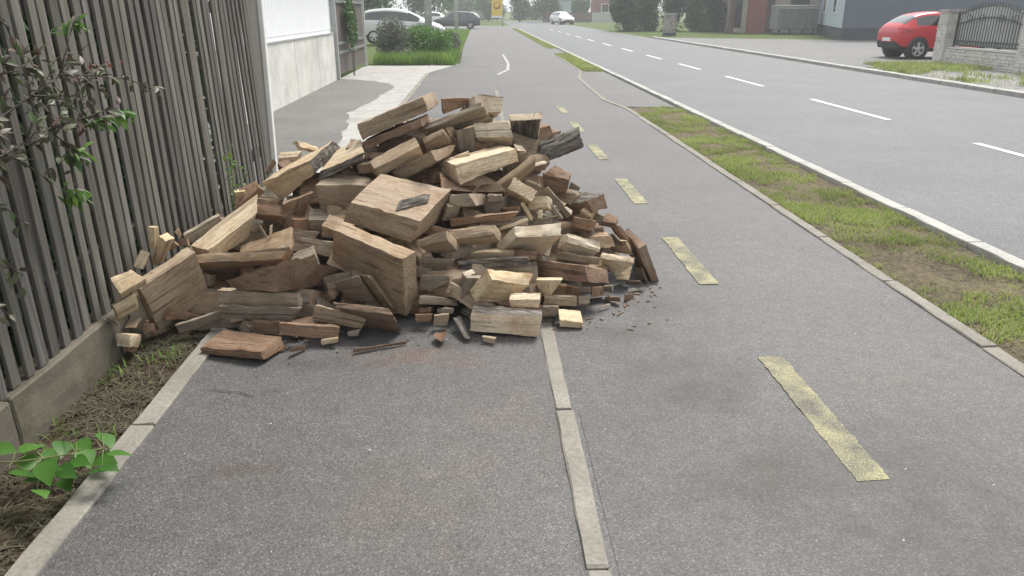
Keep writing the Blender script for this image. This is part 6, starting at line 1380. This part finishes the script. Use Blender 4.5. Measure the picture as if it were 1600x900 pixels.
# ------------------------------------------------------------------ cars
def car(name, loc, rz, paint, kind, label, group=None):
    root = empty(name, loc, label, 'car', group, rz)
    if kind == 'hatch':
        ST = [(-2.02, .50, .74, .80, .62, .50), (-1.97, .34, .88, .98, .80, .62), (-1.86, .26, .95, 1.08, .85, .64), (-1.42, .22, 1.00, 1.38, .87, .57), (-.95, .20, .98, 1.455, .87, .58),
              (-.3, .20, .96, 1.47, .87, .59), (.25, .20, .95, 1.42, .87, .57), (.60, .20, .94, 1.22, .87, .60), (1.02, .20, .93, .99, .86, .64), (1.5, .20, .86, .91, .84, .62), (1.9, .26, .72, .77, .76, .52), (2.04, .38, .56, .60, .60, .42)]
        rear, scr, sidew = (2, 3), (6, 7), [(3, 4), (4, 5), (5, 6), (6, 7)]; wx = (-1.30, 1.28)
    elif kind == 'estate':
        ST = [(-2.35, .50, .80, .88, .64, .54), (-2.30, .34, .94, 1.02, .82, .64), (-2.18, .26, .98, 1.14, .87, .64), (-1.85, .22, 1.0, 1.42, .89, .58), (-1.0, .20, .98, 1.49, .89, .60),
              (-.3, .20, .96, 1.50, .89, .60), (.35, .20, .95, 1.45, .89, .58), (.72, .20, .94, 1.22, .89, .62), (1.15, .20, .93, 1.0, .88, .66), (1.7, .20, .86, .92, .86, .62), (2.15, .26, .72, .78, .78, .52), (2.3, .38, .56, .60, .62, .42)]
        rear, scr, sidew = (2, 3), (6, 7), [(3, 4), (4, 5), (5, 6), (6, 7)]; wx = (-1.40, 1.42)
    else:   # one-box family car with a long raked screen
        ST = [(-2.2, .50, .84, .92, .66, .56), (-2.16, .34, .98, 1.1, .84, .66), (-2.08, .26, 1.02, 1.25, .88, .66), (-1.85, .22, 1.04, 1.54, .9, .60), (-1.0, .20, 1.0, 1.64, .9, .62),
              (-.3, .20, .98, 1.64, .9, .62), (.4, .20, .96, 1.54, .9, .60), (.95, .20, .95, 1.26, .89, .63), (1.45, .20, .93, 1.02, .88, .66), (1.8, .22, .84, .92, .84, .62), (2.1, .28, .70, .76, .76, .52), (2.2, .40, .55, .60, .60, .42)]
        rear, scr, sidew = (2, 3), (6, 8), [(3, 4), (4, 5), (5, 6), (6, 7)]; wx = (-1.35, 1.32)
    vs_, fs_, mi = [], [], []
    def ring(s):
        x, zl, zb, zt, hw, ht = s
        h = [(hw * .86, zl), (hw * .97, zl + .10), (hw, zl + (zb - zl) * .55), (hw * .985, zb - .07), (hw * .955, zb), (ht, zt - .035), (ht * .86, zt), (0, zt + .02)]
        return [(x, y, z) for y, z in h] + [(x, -y, z) for y, z in h[-2::-1]]
    n = 15
    for s in ST: vs_ += ring(s)
    for i in range(len(ST) - 1):
        for k in range(n - 1):
            fs_.append((i * n + k, i * n + k + 1, (i + 1) * n + k + 1, (i + 1) * n + k)); m_ = 0
            if k in (4, 9) and (i, i + 1) in sidew: m_ = 1
            if k in (5, 6, 7, 8) and rear[0] <= i < rear[1]: m_ = 2
            if k in (5, 6, 7, 8) and scr[0] <= i < scr[1]: m_ = 3
            if k in (0, 13): m_ = 4
            mi.append(m_)
        fs_.append((i * n + n - 1, i * n, (i + 1) * n, (i + 1) * n + n - 1)); mi.append(4)
    fs_.append(tuple(range(n))); mi.append(0); fs_.append(tuple((len(ST) - 1) * n + k for k in range(n))[::-1]); mi.append(0)
    me = mesh_from(vs_, fs_, 'body'); me.polygons.foreach_set('material_index', mi)
    bm = bmesh.new(); bm.from_mesh(me); bmesh.ops.recalc_face_normals(bm, faces=bm.faces[:]); bm.to_mesh(me); bm.free()
    for mm in (paint, 'glass', 'glass', 'glass', 'black_plastic'): me.materials.append(M[mm])
    tmp = bpy.data.objects.new('tmp', me); col.objects.link(tmp)
    sb = tmp.modifiers.new('s', 'SUBSURF'); sb.levels = 2
    dg = bpy.context.evaluated_depsgraph_get()
    me2 = bpy.data.meshes.new_from_object(tmp.evaluated_get(dg)); bpy.data.objects.remove(tmp)
    for part, ids in (('body', (0,)), ('side_window', (1,)), ('rear_window', (2,)), ('windscreen', (3,)), ('underbody', (4,))):
        bm = bmesh.new(); bm.from_mesh(me2)
        bmesh.ops.delete(bm, geom=[f for f in bm.faces if f.material_index not in ids], context='FACES')
        for f in bm.faces:
            f.smooth = True; f.material_index = 0
        sides = (1, -1) if part == 'side_window' else (0,)
        for sd_ in sides:
            b2 = bm.copy()
            if sd_: bmesh.ops.delete(b2, geom=[f for f in b2.faces if f.calc_center_median().y * sd_ < 0], context='FACES')
            mp = bpy.data.meshes.new(part); b2.to_mesh(mp); b2.free()
            mp.materials.append(M[{'body': paint, 'underbody': 'black_plastic'}.get(part, 'glass')])
            link(part, mp, None, root)
        bm.free()
    for x in wx:
        for s in (1, -1):
            w = link('wheel', None, (), root); w.location = (x, s * .80, .315)
            if s < 0: w.rotation_euler = (0, 0, math.pi)
            t = MB(); R_, r2 = .315, .215
            prof = [(r2, -.09), (R_ - .03, -.10), (R_, -.06), (R_, .06), (R_ - .03, .10), (r2, .09)]
            N = 24; vv, ff = [], []
            for k in range(N):
                a = 2 * math.pi * k / N
                for rr, yy_ in prof: vv.append((rr * math.cos(a), yy_, rr * math.sin(a)))
            for k in range(N):
                for j in range(5): ff.append((k * 6 + j, k * 6 + j + 1, ((k + 1) % N) * 6 + j + 1, ((k + 1) % N) * 6 + j))
            t.add(vv, ff, 0, True); t.build('tyre', M['rubber'], w)
            t = MB()
            for k in range(5):
                a = 2 * math.pi * k / 5 + .3
                Mx = Matrix.Rotation(-a, 3, 'Y')
                t.box(Mx @ Vector((.12, .075, 0)), (.2, .03, .075), 0, 0, Mx)
            t.tube([(0, .05, 0), (0, .10, 0)], .055, 12)
            vv, ff = [], []
            for k in range(N):
                a = 2 * math.pi * k / N; vv += [(.195 * math.cos(a), .085, .195 * math.sin(a)), (.218 * math.cos(a), .088, .218 * math.sin(a)), (.205 * math.cos(a), -.05, .205 * math.sin(a))]
            for k in range(N):
                b_ = ((k + 1) % N) * 3; ff += [(k * 3, k * 3 + 1, b_ + 1, b_), (k * 3, b_, b_ + 2, k * 3 + 2)]
            t.add(vv, ff, 0, True); t.build('rim', M['alloy'], w)
            t = MB(); t.tube([(0, .0, 0), (0, .03, 0)], .21, 20); t.build('brake_drum', M['black_plastic'], w)
            t = MB(); t.tube([(x, s * .60, .33), (x, s * .868, .33)], .375, 26); t.build('wheel_arch', M['black_plastic'], root)
    xr = ST[0][0]; xf = ST[-1][0]
    for s in (1, -1):
        t = MB(); t.add([(xr + .10, s * .80, .80), (xr + .04, s * .60, .80), (xr + .06, s * .60, .96), (xr + .17, s * .78, .97), (xr + .42, s * .865, .92), (xr + .40, s * .868, .84)],
                        [(0, 1, 2, 3), (0, 3, 4, 5), (3, 2, 1, 0), (5, 4, 3, 0)])
        bm = bmesh.new(); me_ = t.mesh('tail_light'); bm.from_mesh(me_); bmesh.ops.remove_doubles(bm, verts=bm.verts, dist=1e-5); bm.to_mesh(me_); bm.free()
        o = link('tail_light', me_, M['lamp_red'], root); sm = o.modifiers.new('s', 'SOLIDIFY'); sm.thickness = .03; sm.offset = 0
        t = MB(); t.add([(xf - .04, s * .42, .60), (xf - .12, s * .66, .62), (xf - .34, s * .79, .74), (xf - .22, s * .55, .74)], [(0, 1, 2, 3)])
        o = t.build('headlight', M['lamp_clear'], root); sm = o.modifiers.new('s', 'SOLIDIFY'); sm.thickness = .05; sm.offset = 0
        t = MB(); t.box((ST[7][0] - .02, s * .97, .99), (.10, .17, .12)); bevel(t.build('wing_mirror', M[paint], root), .03, 2)
        for dx in (-.45, .42):
            t = MB(); t.box((dx, s * .885, .82), (.17, .02, .025)); t.build('door_handle', M[paint], root)
    t = MB(); t.box((xr + .005, 0, .60), (.03, .52, .11)); t.build('number_plate', M['plate'], root)
    t = MB(); t.box((xr + .08, 0, .40), (.10, 1.30, .16)); bevel(t.build('rear_bumper', M['black_plastic'], root), .04, 2)
    t = MB(); t.box((xf - .06, 0, .48), (.12, .9, .14)); bevel(t.build('front_grille', M['black_plastic'], root), .03, 2)
    return root
car('parked_car', (16.5, 27.5, 0), 0.0, 'car_red', 'hatch', 'red hatchback seen from behind beside the stone gate pillar').scale = (1, 1, 1.06)
car('parked_car', (-3.9, 40.5, 0.05), 0.0, 'car_silver', 'mpv', 'silver white family car half hidden behind the flower bed')
car('parked_car', (-2.2, 74.0, 0), math.pi, 'car_grey', 'estate', 'dark grey estate car standing across the end of the footpath')
car('parked_car', (-5.2, 79.0, 0), math.pi, 'car_white', 'hatch', 'white car behind the dark grey estate car')
car('white_car', (10.4, 99.0, -.05), rad(-75), 'car_white', 'estate', 'white car far down the road')

# ------------------------------------------------------------------ stone wall, iron panel, opposite side
sheet('gravel_verge', [(11.22, 6), (16.5, 6), (16.5, 24.9), (14.9, 24.6), (11.22, 22.6)], -0.012, M['gravel'])
def stones(mb_, x0, x1, y0, y1, z0, z1, faces, r):
    z = z0
    while z < z1 - .02:
        h = min(r.uniform(.05, .11), z1 - z)
        for ax_, fixed, a0, a1, sgn in faces:
            t = a0
            while t < a1 - .02:
                L = min(r.uniform(.10, .32), a1 - t); d = r.uniform(.02, .075)
                c = (fixed, t + L / 2, z + h / 2) if ax_ == 'x' else (t + L / 2, fixed, z + h / 2)
                dim = (d, L - .008, h - .008) if ax_ == 'x' else (L - .008, d, h - .008)
                mb_.box(c, dim); t += L
        z += h
M['sheet_grey'] = plain('sheet_grey', (0.5, 0.51, 0.515), 0.6, 0.4, var=0.25, scale=1.2)
rs = random.Random(3)
wall = empty('stone_wall', (14.75, 22, 0), 'low pale rubble stone wall with pillars across the road', 'wall')
mb = MB(); mb.box((.14, -3.2, .22), (.22, 11.6, .52)); mb.build('core', M['stone_grey'], wall)
mb = MB(); stones(mb, 0, 0, 0, 0, -.02, .46, [('x', 0.0, -9.5, 2.5, -1)], rs); tag(mb.build('stone_cladding', M['pale_stone'], wall), kind='stuff')
mb = MB(); mb.box((.14, -3.6, .50), (.34, 11.4, .05)); mb.build('coping', M['pale_stone'], wall)
for py in (2.52, -1.42, -5.4):
    pl = link('pillar', None, (), wall); pl.location = (.16, py, 0)
    mb = MB(); mb.box((0, 0, .72), (.44, .44, 1.58)); mb.build('pillar_core', M['stone_grey'], pl)
    mb = MB(); stones(mb, 0, 0, 0, 0, -.02, 1.53, [('x', -.23, -.25, .25, -1), ('y', -.23, -.23, .24, -1), ('y', .23, -.23, .24, 1)], rs); tag(mb.build('pillar_cladding', M['pale_stone'], pl), kind='stuff')
    mb = MB(); mb.box((0, 0, 1.56), (.62, .62, .06)); mb.box((0, 0, 1.605), (.54, .54, .03)); bevel(mb.build('pillar_cap', M['stone_grey'], pl), .01)
def iron_panel(yc, label):
    g = empty('iron_panel', (14.9, yc, .53), label, 'railing', 'wrought iron panels in the stone wall')
    half = 1.60
    for z in (.06, .18):
        mb_ = MB(); mb_.box((0, 0, z), (.035, 2 * half, .035)); mb_.build('rail', M['iron'], g)
    for s in (-1, 1):
        mb_ = MB(); mb_.box((0, s * (half - .02), .5), (.045, .045, 1.0)); mb_.build('end_post', M['iron'], g)
    def arch(t, base, rise): return base + rise * math.cos(t * math.pi / 2) ** 1.2
    for (base, rise, rr) in ((.66, .22, .016), (.95, .26, .02)):
        mb_ = MB(); mb_.tube([(0, half * t, arch(abs(t), base, rise)) for t in [k / 12 - 1 for k in range(25)]], rr, 6); mb_.build('arch_rail', M['iron'], g)
    for k in range(25):
        t = -1 + 2 * (k + .5) / 25
        mb_ = MB(); mb_.box((0, half * t, (.06 + arch(abs(t), .66, .22)) / 2), (.02, .02, arch(abs(t), .66, .22) - .06)); mb_.build('bar', M['iron'], g)
        zt = arch(abs(t), .95, .26)
        mb_ = MB(); mb_.box((0, half * t, (zt + arch(abs(t), .66, .22)) / 2), (.015, .015, zt - arch(abs(t), .66, .22)))
        mb_.tube([(0, half * t, zt), (0, half * t, zt + .06), (0, half * t, zt + .12)], [.012, .02, .002], 6); mb_.build('spear_bar', M['iron'], g)
    mb_ = MB()
    for s in (-1, 1):
        for c0 in (.45, 1.05):
            pts = [(.0, s * (c0 + .13 * math.cos(a)), .86 + .0 + .08 * math.sin(a)) for a in [k * .5 for k in range(13)]]
            mb_.tube(pts, .010, 5)
    mb_.build('scrolls', M['iron'], g)
    mb_ = MB(); mb_.add([(.05, half * t_, z_) for t_ in [k / 12 - 1 for k in range(25)] for z_ in (.04, arch(abs(t_), .95, .26) - .03)], [(2 * k, 2 * k + 2, 2 * k + 3, 2 * k + 1) for k in range(24)])
    o_ = mb_.build('backing_sheet', M['sheet_grey'], g); sm_ = o_.modifiers.new('s', 'SOLIDIFY'); sm_.thickness = .008
    return g
iron_panel(22.55, 'arched wrought iron panel between the stone pillars near the red car')
iron_panel(18.6, 'second wrought iron panel at the right edge beyond the farther pillar')
# pale boundary wall behind the red car
mb = MB(); mb.box((0, 0, .75), (.3, 9, 1.5)); mb.box((0, 0, 1.53), (.4, 9.1, .06))
o = mb.build('garden_wall', M['beige_wall']); o.location = (21.5, 33, 0); tag(o, 'pale garden wall behind the red hatchback', 'wall')
mb = MB(); mb.box((0, 0, 2.2), (8, 7, 4.6)); o = mb.build('wall', M['beige_wall'])
hb = empty('beige_house', (22.6, 22.0, 0), 'beige house behind the iron panel', 'house'); o.parent = hb
mb = MB(); mb.box((0, 0, 4.6), (9, 8, .25)); mb.build('roof', M['tile_roof'], hb)
for yy_ in (-1.8, 1.6):
    mb = MB(); mb.box((-4.02, yy_, 1.5), (.06, 1.1, 1.3)); w_ = mb.build('window', M['white_paint'], hb)
    mb = MB(); mb.box((-4.06, yy_, 1.5), (.03, .9, 1.1)); mb.build('pane', M['glass'], w_)
mb = MB(); mb.box((-4.03, -.2, 1.05), (.08, .95, 2.1)); mb.build('door', M['dark_base'], hb)

sb_ = empty('slate_building', (20.9, 44.9, 0), 'grey blue building with a dark base across the yard', 'building')
poly = [(0, 0), (12, 0), (12, 17), (5.8, 17)]
mb = MB(); mb.prism(poly, .62, 6.0); me = mb.mesh('wall'); o = link('wall', me, None, sb_); me.materials.append(M['slate_wall']); me.materials.append(M['pale_wall'])
for p in me.polygons:
    if p.normal.x < -.5: p.material_index = 1  # lit left face: the light is put into a paler wall colour
mb = MB(); mb.prism([(.03, .03), (12, .03), (12, 16.9), (5.85, 16.9)], -.1, .62); mb.build('base', M['dark_base'], sb_)
mb = MB(); mb.prism([(-.2, -.2), (12.2, -.2), (12.2, 17.2), (5.6, 17.2)], 6.0, 6.2); mb.build('roof', M['dark_base'], sb_)
ang = math.atan2(17, 5.8)
for s in (4.6, 11.5):
    c = Vector((5.8, 17, 0)).normalized() * s; nrm = Vector((-math.sin(ang), math.cos(ang), 0))
    mb = MB(); mb.box(c + nrm * .03 + Vector((0, 0, 2.05)), (1.25, .08, 1.3), ang); w_ = mb.build('window', M['white_paint'], sb_)
    mb = MB(); mb.box(c + nrm * .07 + Vector((0, 0, 2.05)), (1.05, .05, 1.1), ang); mb.build('pane', M['glass'], w_)

rh = empty('red_house', (22.5, 61.5, 0), 'house with a red wall, brown pillar and dark shutters beyond the yard', 'house')
mb = MB(); mb.box((2.0, 4.2, 2.6), (7.6, 8, 5.4)); mb.build('wall', M['beige_wall'], rh)
mb = MB(); mb.box((-.8, -.05, 2.6), (1.35, .5, 5.4)); mb.build('red_wall', M['red_wall'], rh)
mb = MB(); mb.box((-2.95, -.6, 2.6), (.32, .4, 5.4)); mb.build('pillar', M['brown_wall'], rh)
mb = MB(); mb.box((.25, .05, 1.3), (.6, .3, 2.6)); mb.build('shutter', M['brown_wall'], rh)
mb = MB(); mb.box((2.6, .15, 2.0), (1.4, .12, 1.2)); w_ = mb.build('window', M['brown_wall'], rh)
mb = MB(); mb.box((2.6, .08, 2.0), (1.2, .04, 1.0)); mb.build('pane', M['glass'], w_)
mb = MB(); mb.box((-2.1, .6, 1.6), (1.2, .1, 2.6)); mb.build('porch_glass', M['glass'], rh)
mb = MB(); mb.box((1.5, 3.5, 5.4), (9.4, 10, .3)); mb.build('roof', M['tile_roof'], rh)

ct = empty('container', (23.1, 57.5, 0), 'large grey green waste container on short legs beside the grey blue building', 'container')
mb = MB(); mb.prism([(-1.5, -.75), (1.5, -.75), (1.5, .75), (-1.5, .75)], .28, 1.95); bevel(mb.build('body', M['grey_metal'], ct), .08, 2)
for x in (-1.3, -.45, .45, 1.3):
    mb = MB(); mb.box((x, -.70, .12), (.12, .1, .36)); mb.build('leg', M['black_plastic'], ct)
mb = MB(); mb.box((0, -.77, 1.75), (2.9, .05, .08)); mb.build('rim', M['galv'], ct)
for x in (-1, -.5, 0, .5, 1):
    mb = MB(); mb.box((x, -.77, 1.0), (.06, .05, 1.4)); mb.build('rib', M['grey_metal'], ct)

cb_ = empty('utility_cabinet', (13.1, 54.0, 0), 'mottled grey utility cabinet at the roadside before the hedges', 'cabinet')
mb = MB(); mb.box((0, 0, .72), (.78, .45, 1.25)); bevel(mb.build('housing', M['stone_grey'], cb_), .03)
mb = MB(); mb.box((0, 0, 1.37), (.86, .53, .06)); mb.build('cap', M['galv'], cb_)
mb = MB(); mb.box((0, 0, .03), (.84, .5, .2)); mb.build('foot', M['dark_base'], cb_)
for s in (-1, 1):
    mb = MB(); mb.box((s * .19, -.235, .72), (.35, .02, 1.1)); d_ = mb.build('door', M['stone_grey'], cb_)
    mb = MB(); mb.box((s * .05, -.255, .75), (.02, .02, .14)); mb.build('handle', M['iron'], d_)

for i, (x, y, rx, ry, h, m_, lab) in enumerate([
        (12.4, 66, 1.5, 1.6, 3.6, 'hedge', 'round dark green bush at the left end of the roadside bushes'),
        (14.2, 67, 1.3, 1.5, 4.2, 'tree_green', 'rounded bush second from the left behind the utility cabinet'),
        (16.3, 67, 1.6, 1.6, 4.4, 'hedge', 'wide dark bush right behind the utility cabinet'),
        (18.4, 66, 1.2, 1.4, 3.0, 'tree_green', 'conical light bush between the wide bush and the red house'),
        (20.0, 66.5, 1.2, 1.4, 3.4, 'hedge', 'dark bush directly left of the red house')]):
    bush('roadside_bush', (x, y, -.05), rx, ry, h, 9000, .10, M[m_], lab, 'bush', 200 + 3 * i, 'bushes across the road', lumps=9)
for i, (x, y, rx, h, lab) in enumerate([
        (-9.5, 62, 3.0, 6.0, 'dense tree behind the silver car'), (-5.5, 98, 3.5, 7.0, 'broad tree behind the white and grey parked cars'),
        (-13, 92, 4.0, 8.0, 'big tree left of the parked cars'), (1.5, 128, 2.6, 4.4, 'low tree left of the yellow sign'),
        (6.2, 122, 2.2, 4.6, 'bushy tree right of the yellow sign'), (9.6, 118, 2.6, 6.0, 'tree with bright trunk behind the far white car'),
        (15.6, 122, 1.6, 3.4, 'small round tree behind the far fence'), (23.5, 118, 3.0, 7.0, 'tall tree right of the brick house'),
        (-3.5, 140, 3.2, 5.0, 'distant tree at the end of the footpath'), (27, 80, 3.5, 7.0, 'tree behind the roadside bushes'), (31, 74, 4, 8, 'tree behind the grey blue building')]):
    bush('tree', (x, y, -.05), rx, rx, h, 6000, .18, M['tree_green'], lab, 'tree', 300 + 3 * i, 'trees in the distance', trunk=.14, low=h * .08, lumps=10)
# far houses and fence
def far_house(name, loc, w, d, h, wall, roof, label, wins, rz=0):
    o = empty(name, loc, label, 'house', None, rz)
    mb_ = MB(); mb_.box((0, d / 2, h / 2), (w, d, h)); mb_.build('wall', M[wall], o)
    mb_ = MB(); e = .3
    mb_.add([(-w / 2 - e, -e, h), (w / 2 + e, -e, h), (w / 2 + e, d + e, h), (-w / 2 - e, d + e, h), (-w / 2 - e, d / 2, h + w * .28), (w / 2 + e, d / 2, h + w * .28)],
            [(0, 1, 5, 4), (2, 3, 4, 5), (0, 4, 3), (1, 2, 5), (3, 2, 1, 0)]); mb_.build('roof', M[roof], o)
    for x, z in wins:
        mb_ = MB(); mb_.box((x, -.03, z), (1.2, .1, 1.3)); w_ = mb_.build('window', M['white_paint'], o)
        mb_ = MB(); mb_.box((x, -.09, z), (1.0, .04, 1.1)); mb_.build('pane', M['glass'], w_)
    return o
far_house('pale_house', (14.6, 132, 0), 7.0, 8, 3.2, 'pale_wall', 'tile_roof', 'pale blue house far down the road', [(-2, 1.7), (1.5, 1.7)])
far_house('brick_house', (19.8, 121, 0), 3.6, 7, 3.4, 'red_wall', 'tile_roof', 'reddish house far down the road beside the tall tree', [(-.6, 1.9)])
far_house('yellow_house', (-1, 160, 0), 9, 9, 3.4, 'beige_wall', 'tile_roof', 'beige house at the far end of the footpath', [(-2.5, 1.8), (2, 1.8)])
fp = empty('board_fence', (14.5, 112, 0), 'grey brown board fence at the far bend of the road', 'fence')
for k in range(40):
    mb = MB(); mb.box((-5 + .3 * k, 0, .65), (.27, .04, 1.3 + .05 * math.sin(k * 1.7))); mb.build('fence_board', M['brown_wall' if k < 22 else 'galv'], fp)
for z in (.4, 1.0):
    mb = MB(); mb.box((.8, .05, z), (12, .05, .09)); mb.build('fence_rail', M['brown_wall'], fp)
# yellow roadside sign
sg = empty('road_sign', (2.1, 86, 0), 'yellow roadside sign on a post at the far junction', 'sign')
mb = MB(); mb.tube([(.45, 0, -.1), (.45, 0, 3.0)], .06, 10); mb.build('post', M['galv'], sg)
mb = MB(); mb.box((-.15, -.08, 2.0), (1.15, .05, 1.9)); b_ = mb.build('board', M['sign_yellow'], sg)
mb = MB(); mb.box((-.15, -.08, .93), (1.25, .06, .22)); mb.build('base_panel', M['sign_white'], sg)
mb = MB(); mb.tube([(-.15, -.11, 2.05), (-.15, -.125, 2.05)], .36, 20); mb.build('disc', M['sign_red'], b_)
mb = MB(); mb.tube([(-.15, -.13, 2.05), (-.15, -.14, 2.05)], .25, 20); mb.build('disc_centre', M['sign_yellow'], b_)

# ------------------------------------------------------------------ thin bright haze
hz, nt, b = mat('haze_air')
nt.nodes.remove(b)
pv = nd(nt, 'ShaderNodeVolumePrincipled')
pv.inputs['Color'].default_value = (0.93, 0.96, 1.0, 1); pv.inputs['Density'].default_value = 0.0016; pv.inputs['Anisotropy'].default_value = 0.2
nt.links.new(pv.outputs[0], nt.nodes['Material Output'].inputs['Volume'])
mb = MB(); mb.box((0, 80, 5), (220, 240, 12.5))
tag(mb.build('haze', hz), 'thin pale haze in the air', 'haze', kind='stuff')
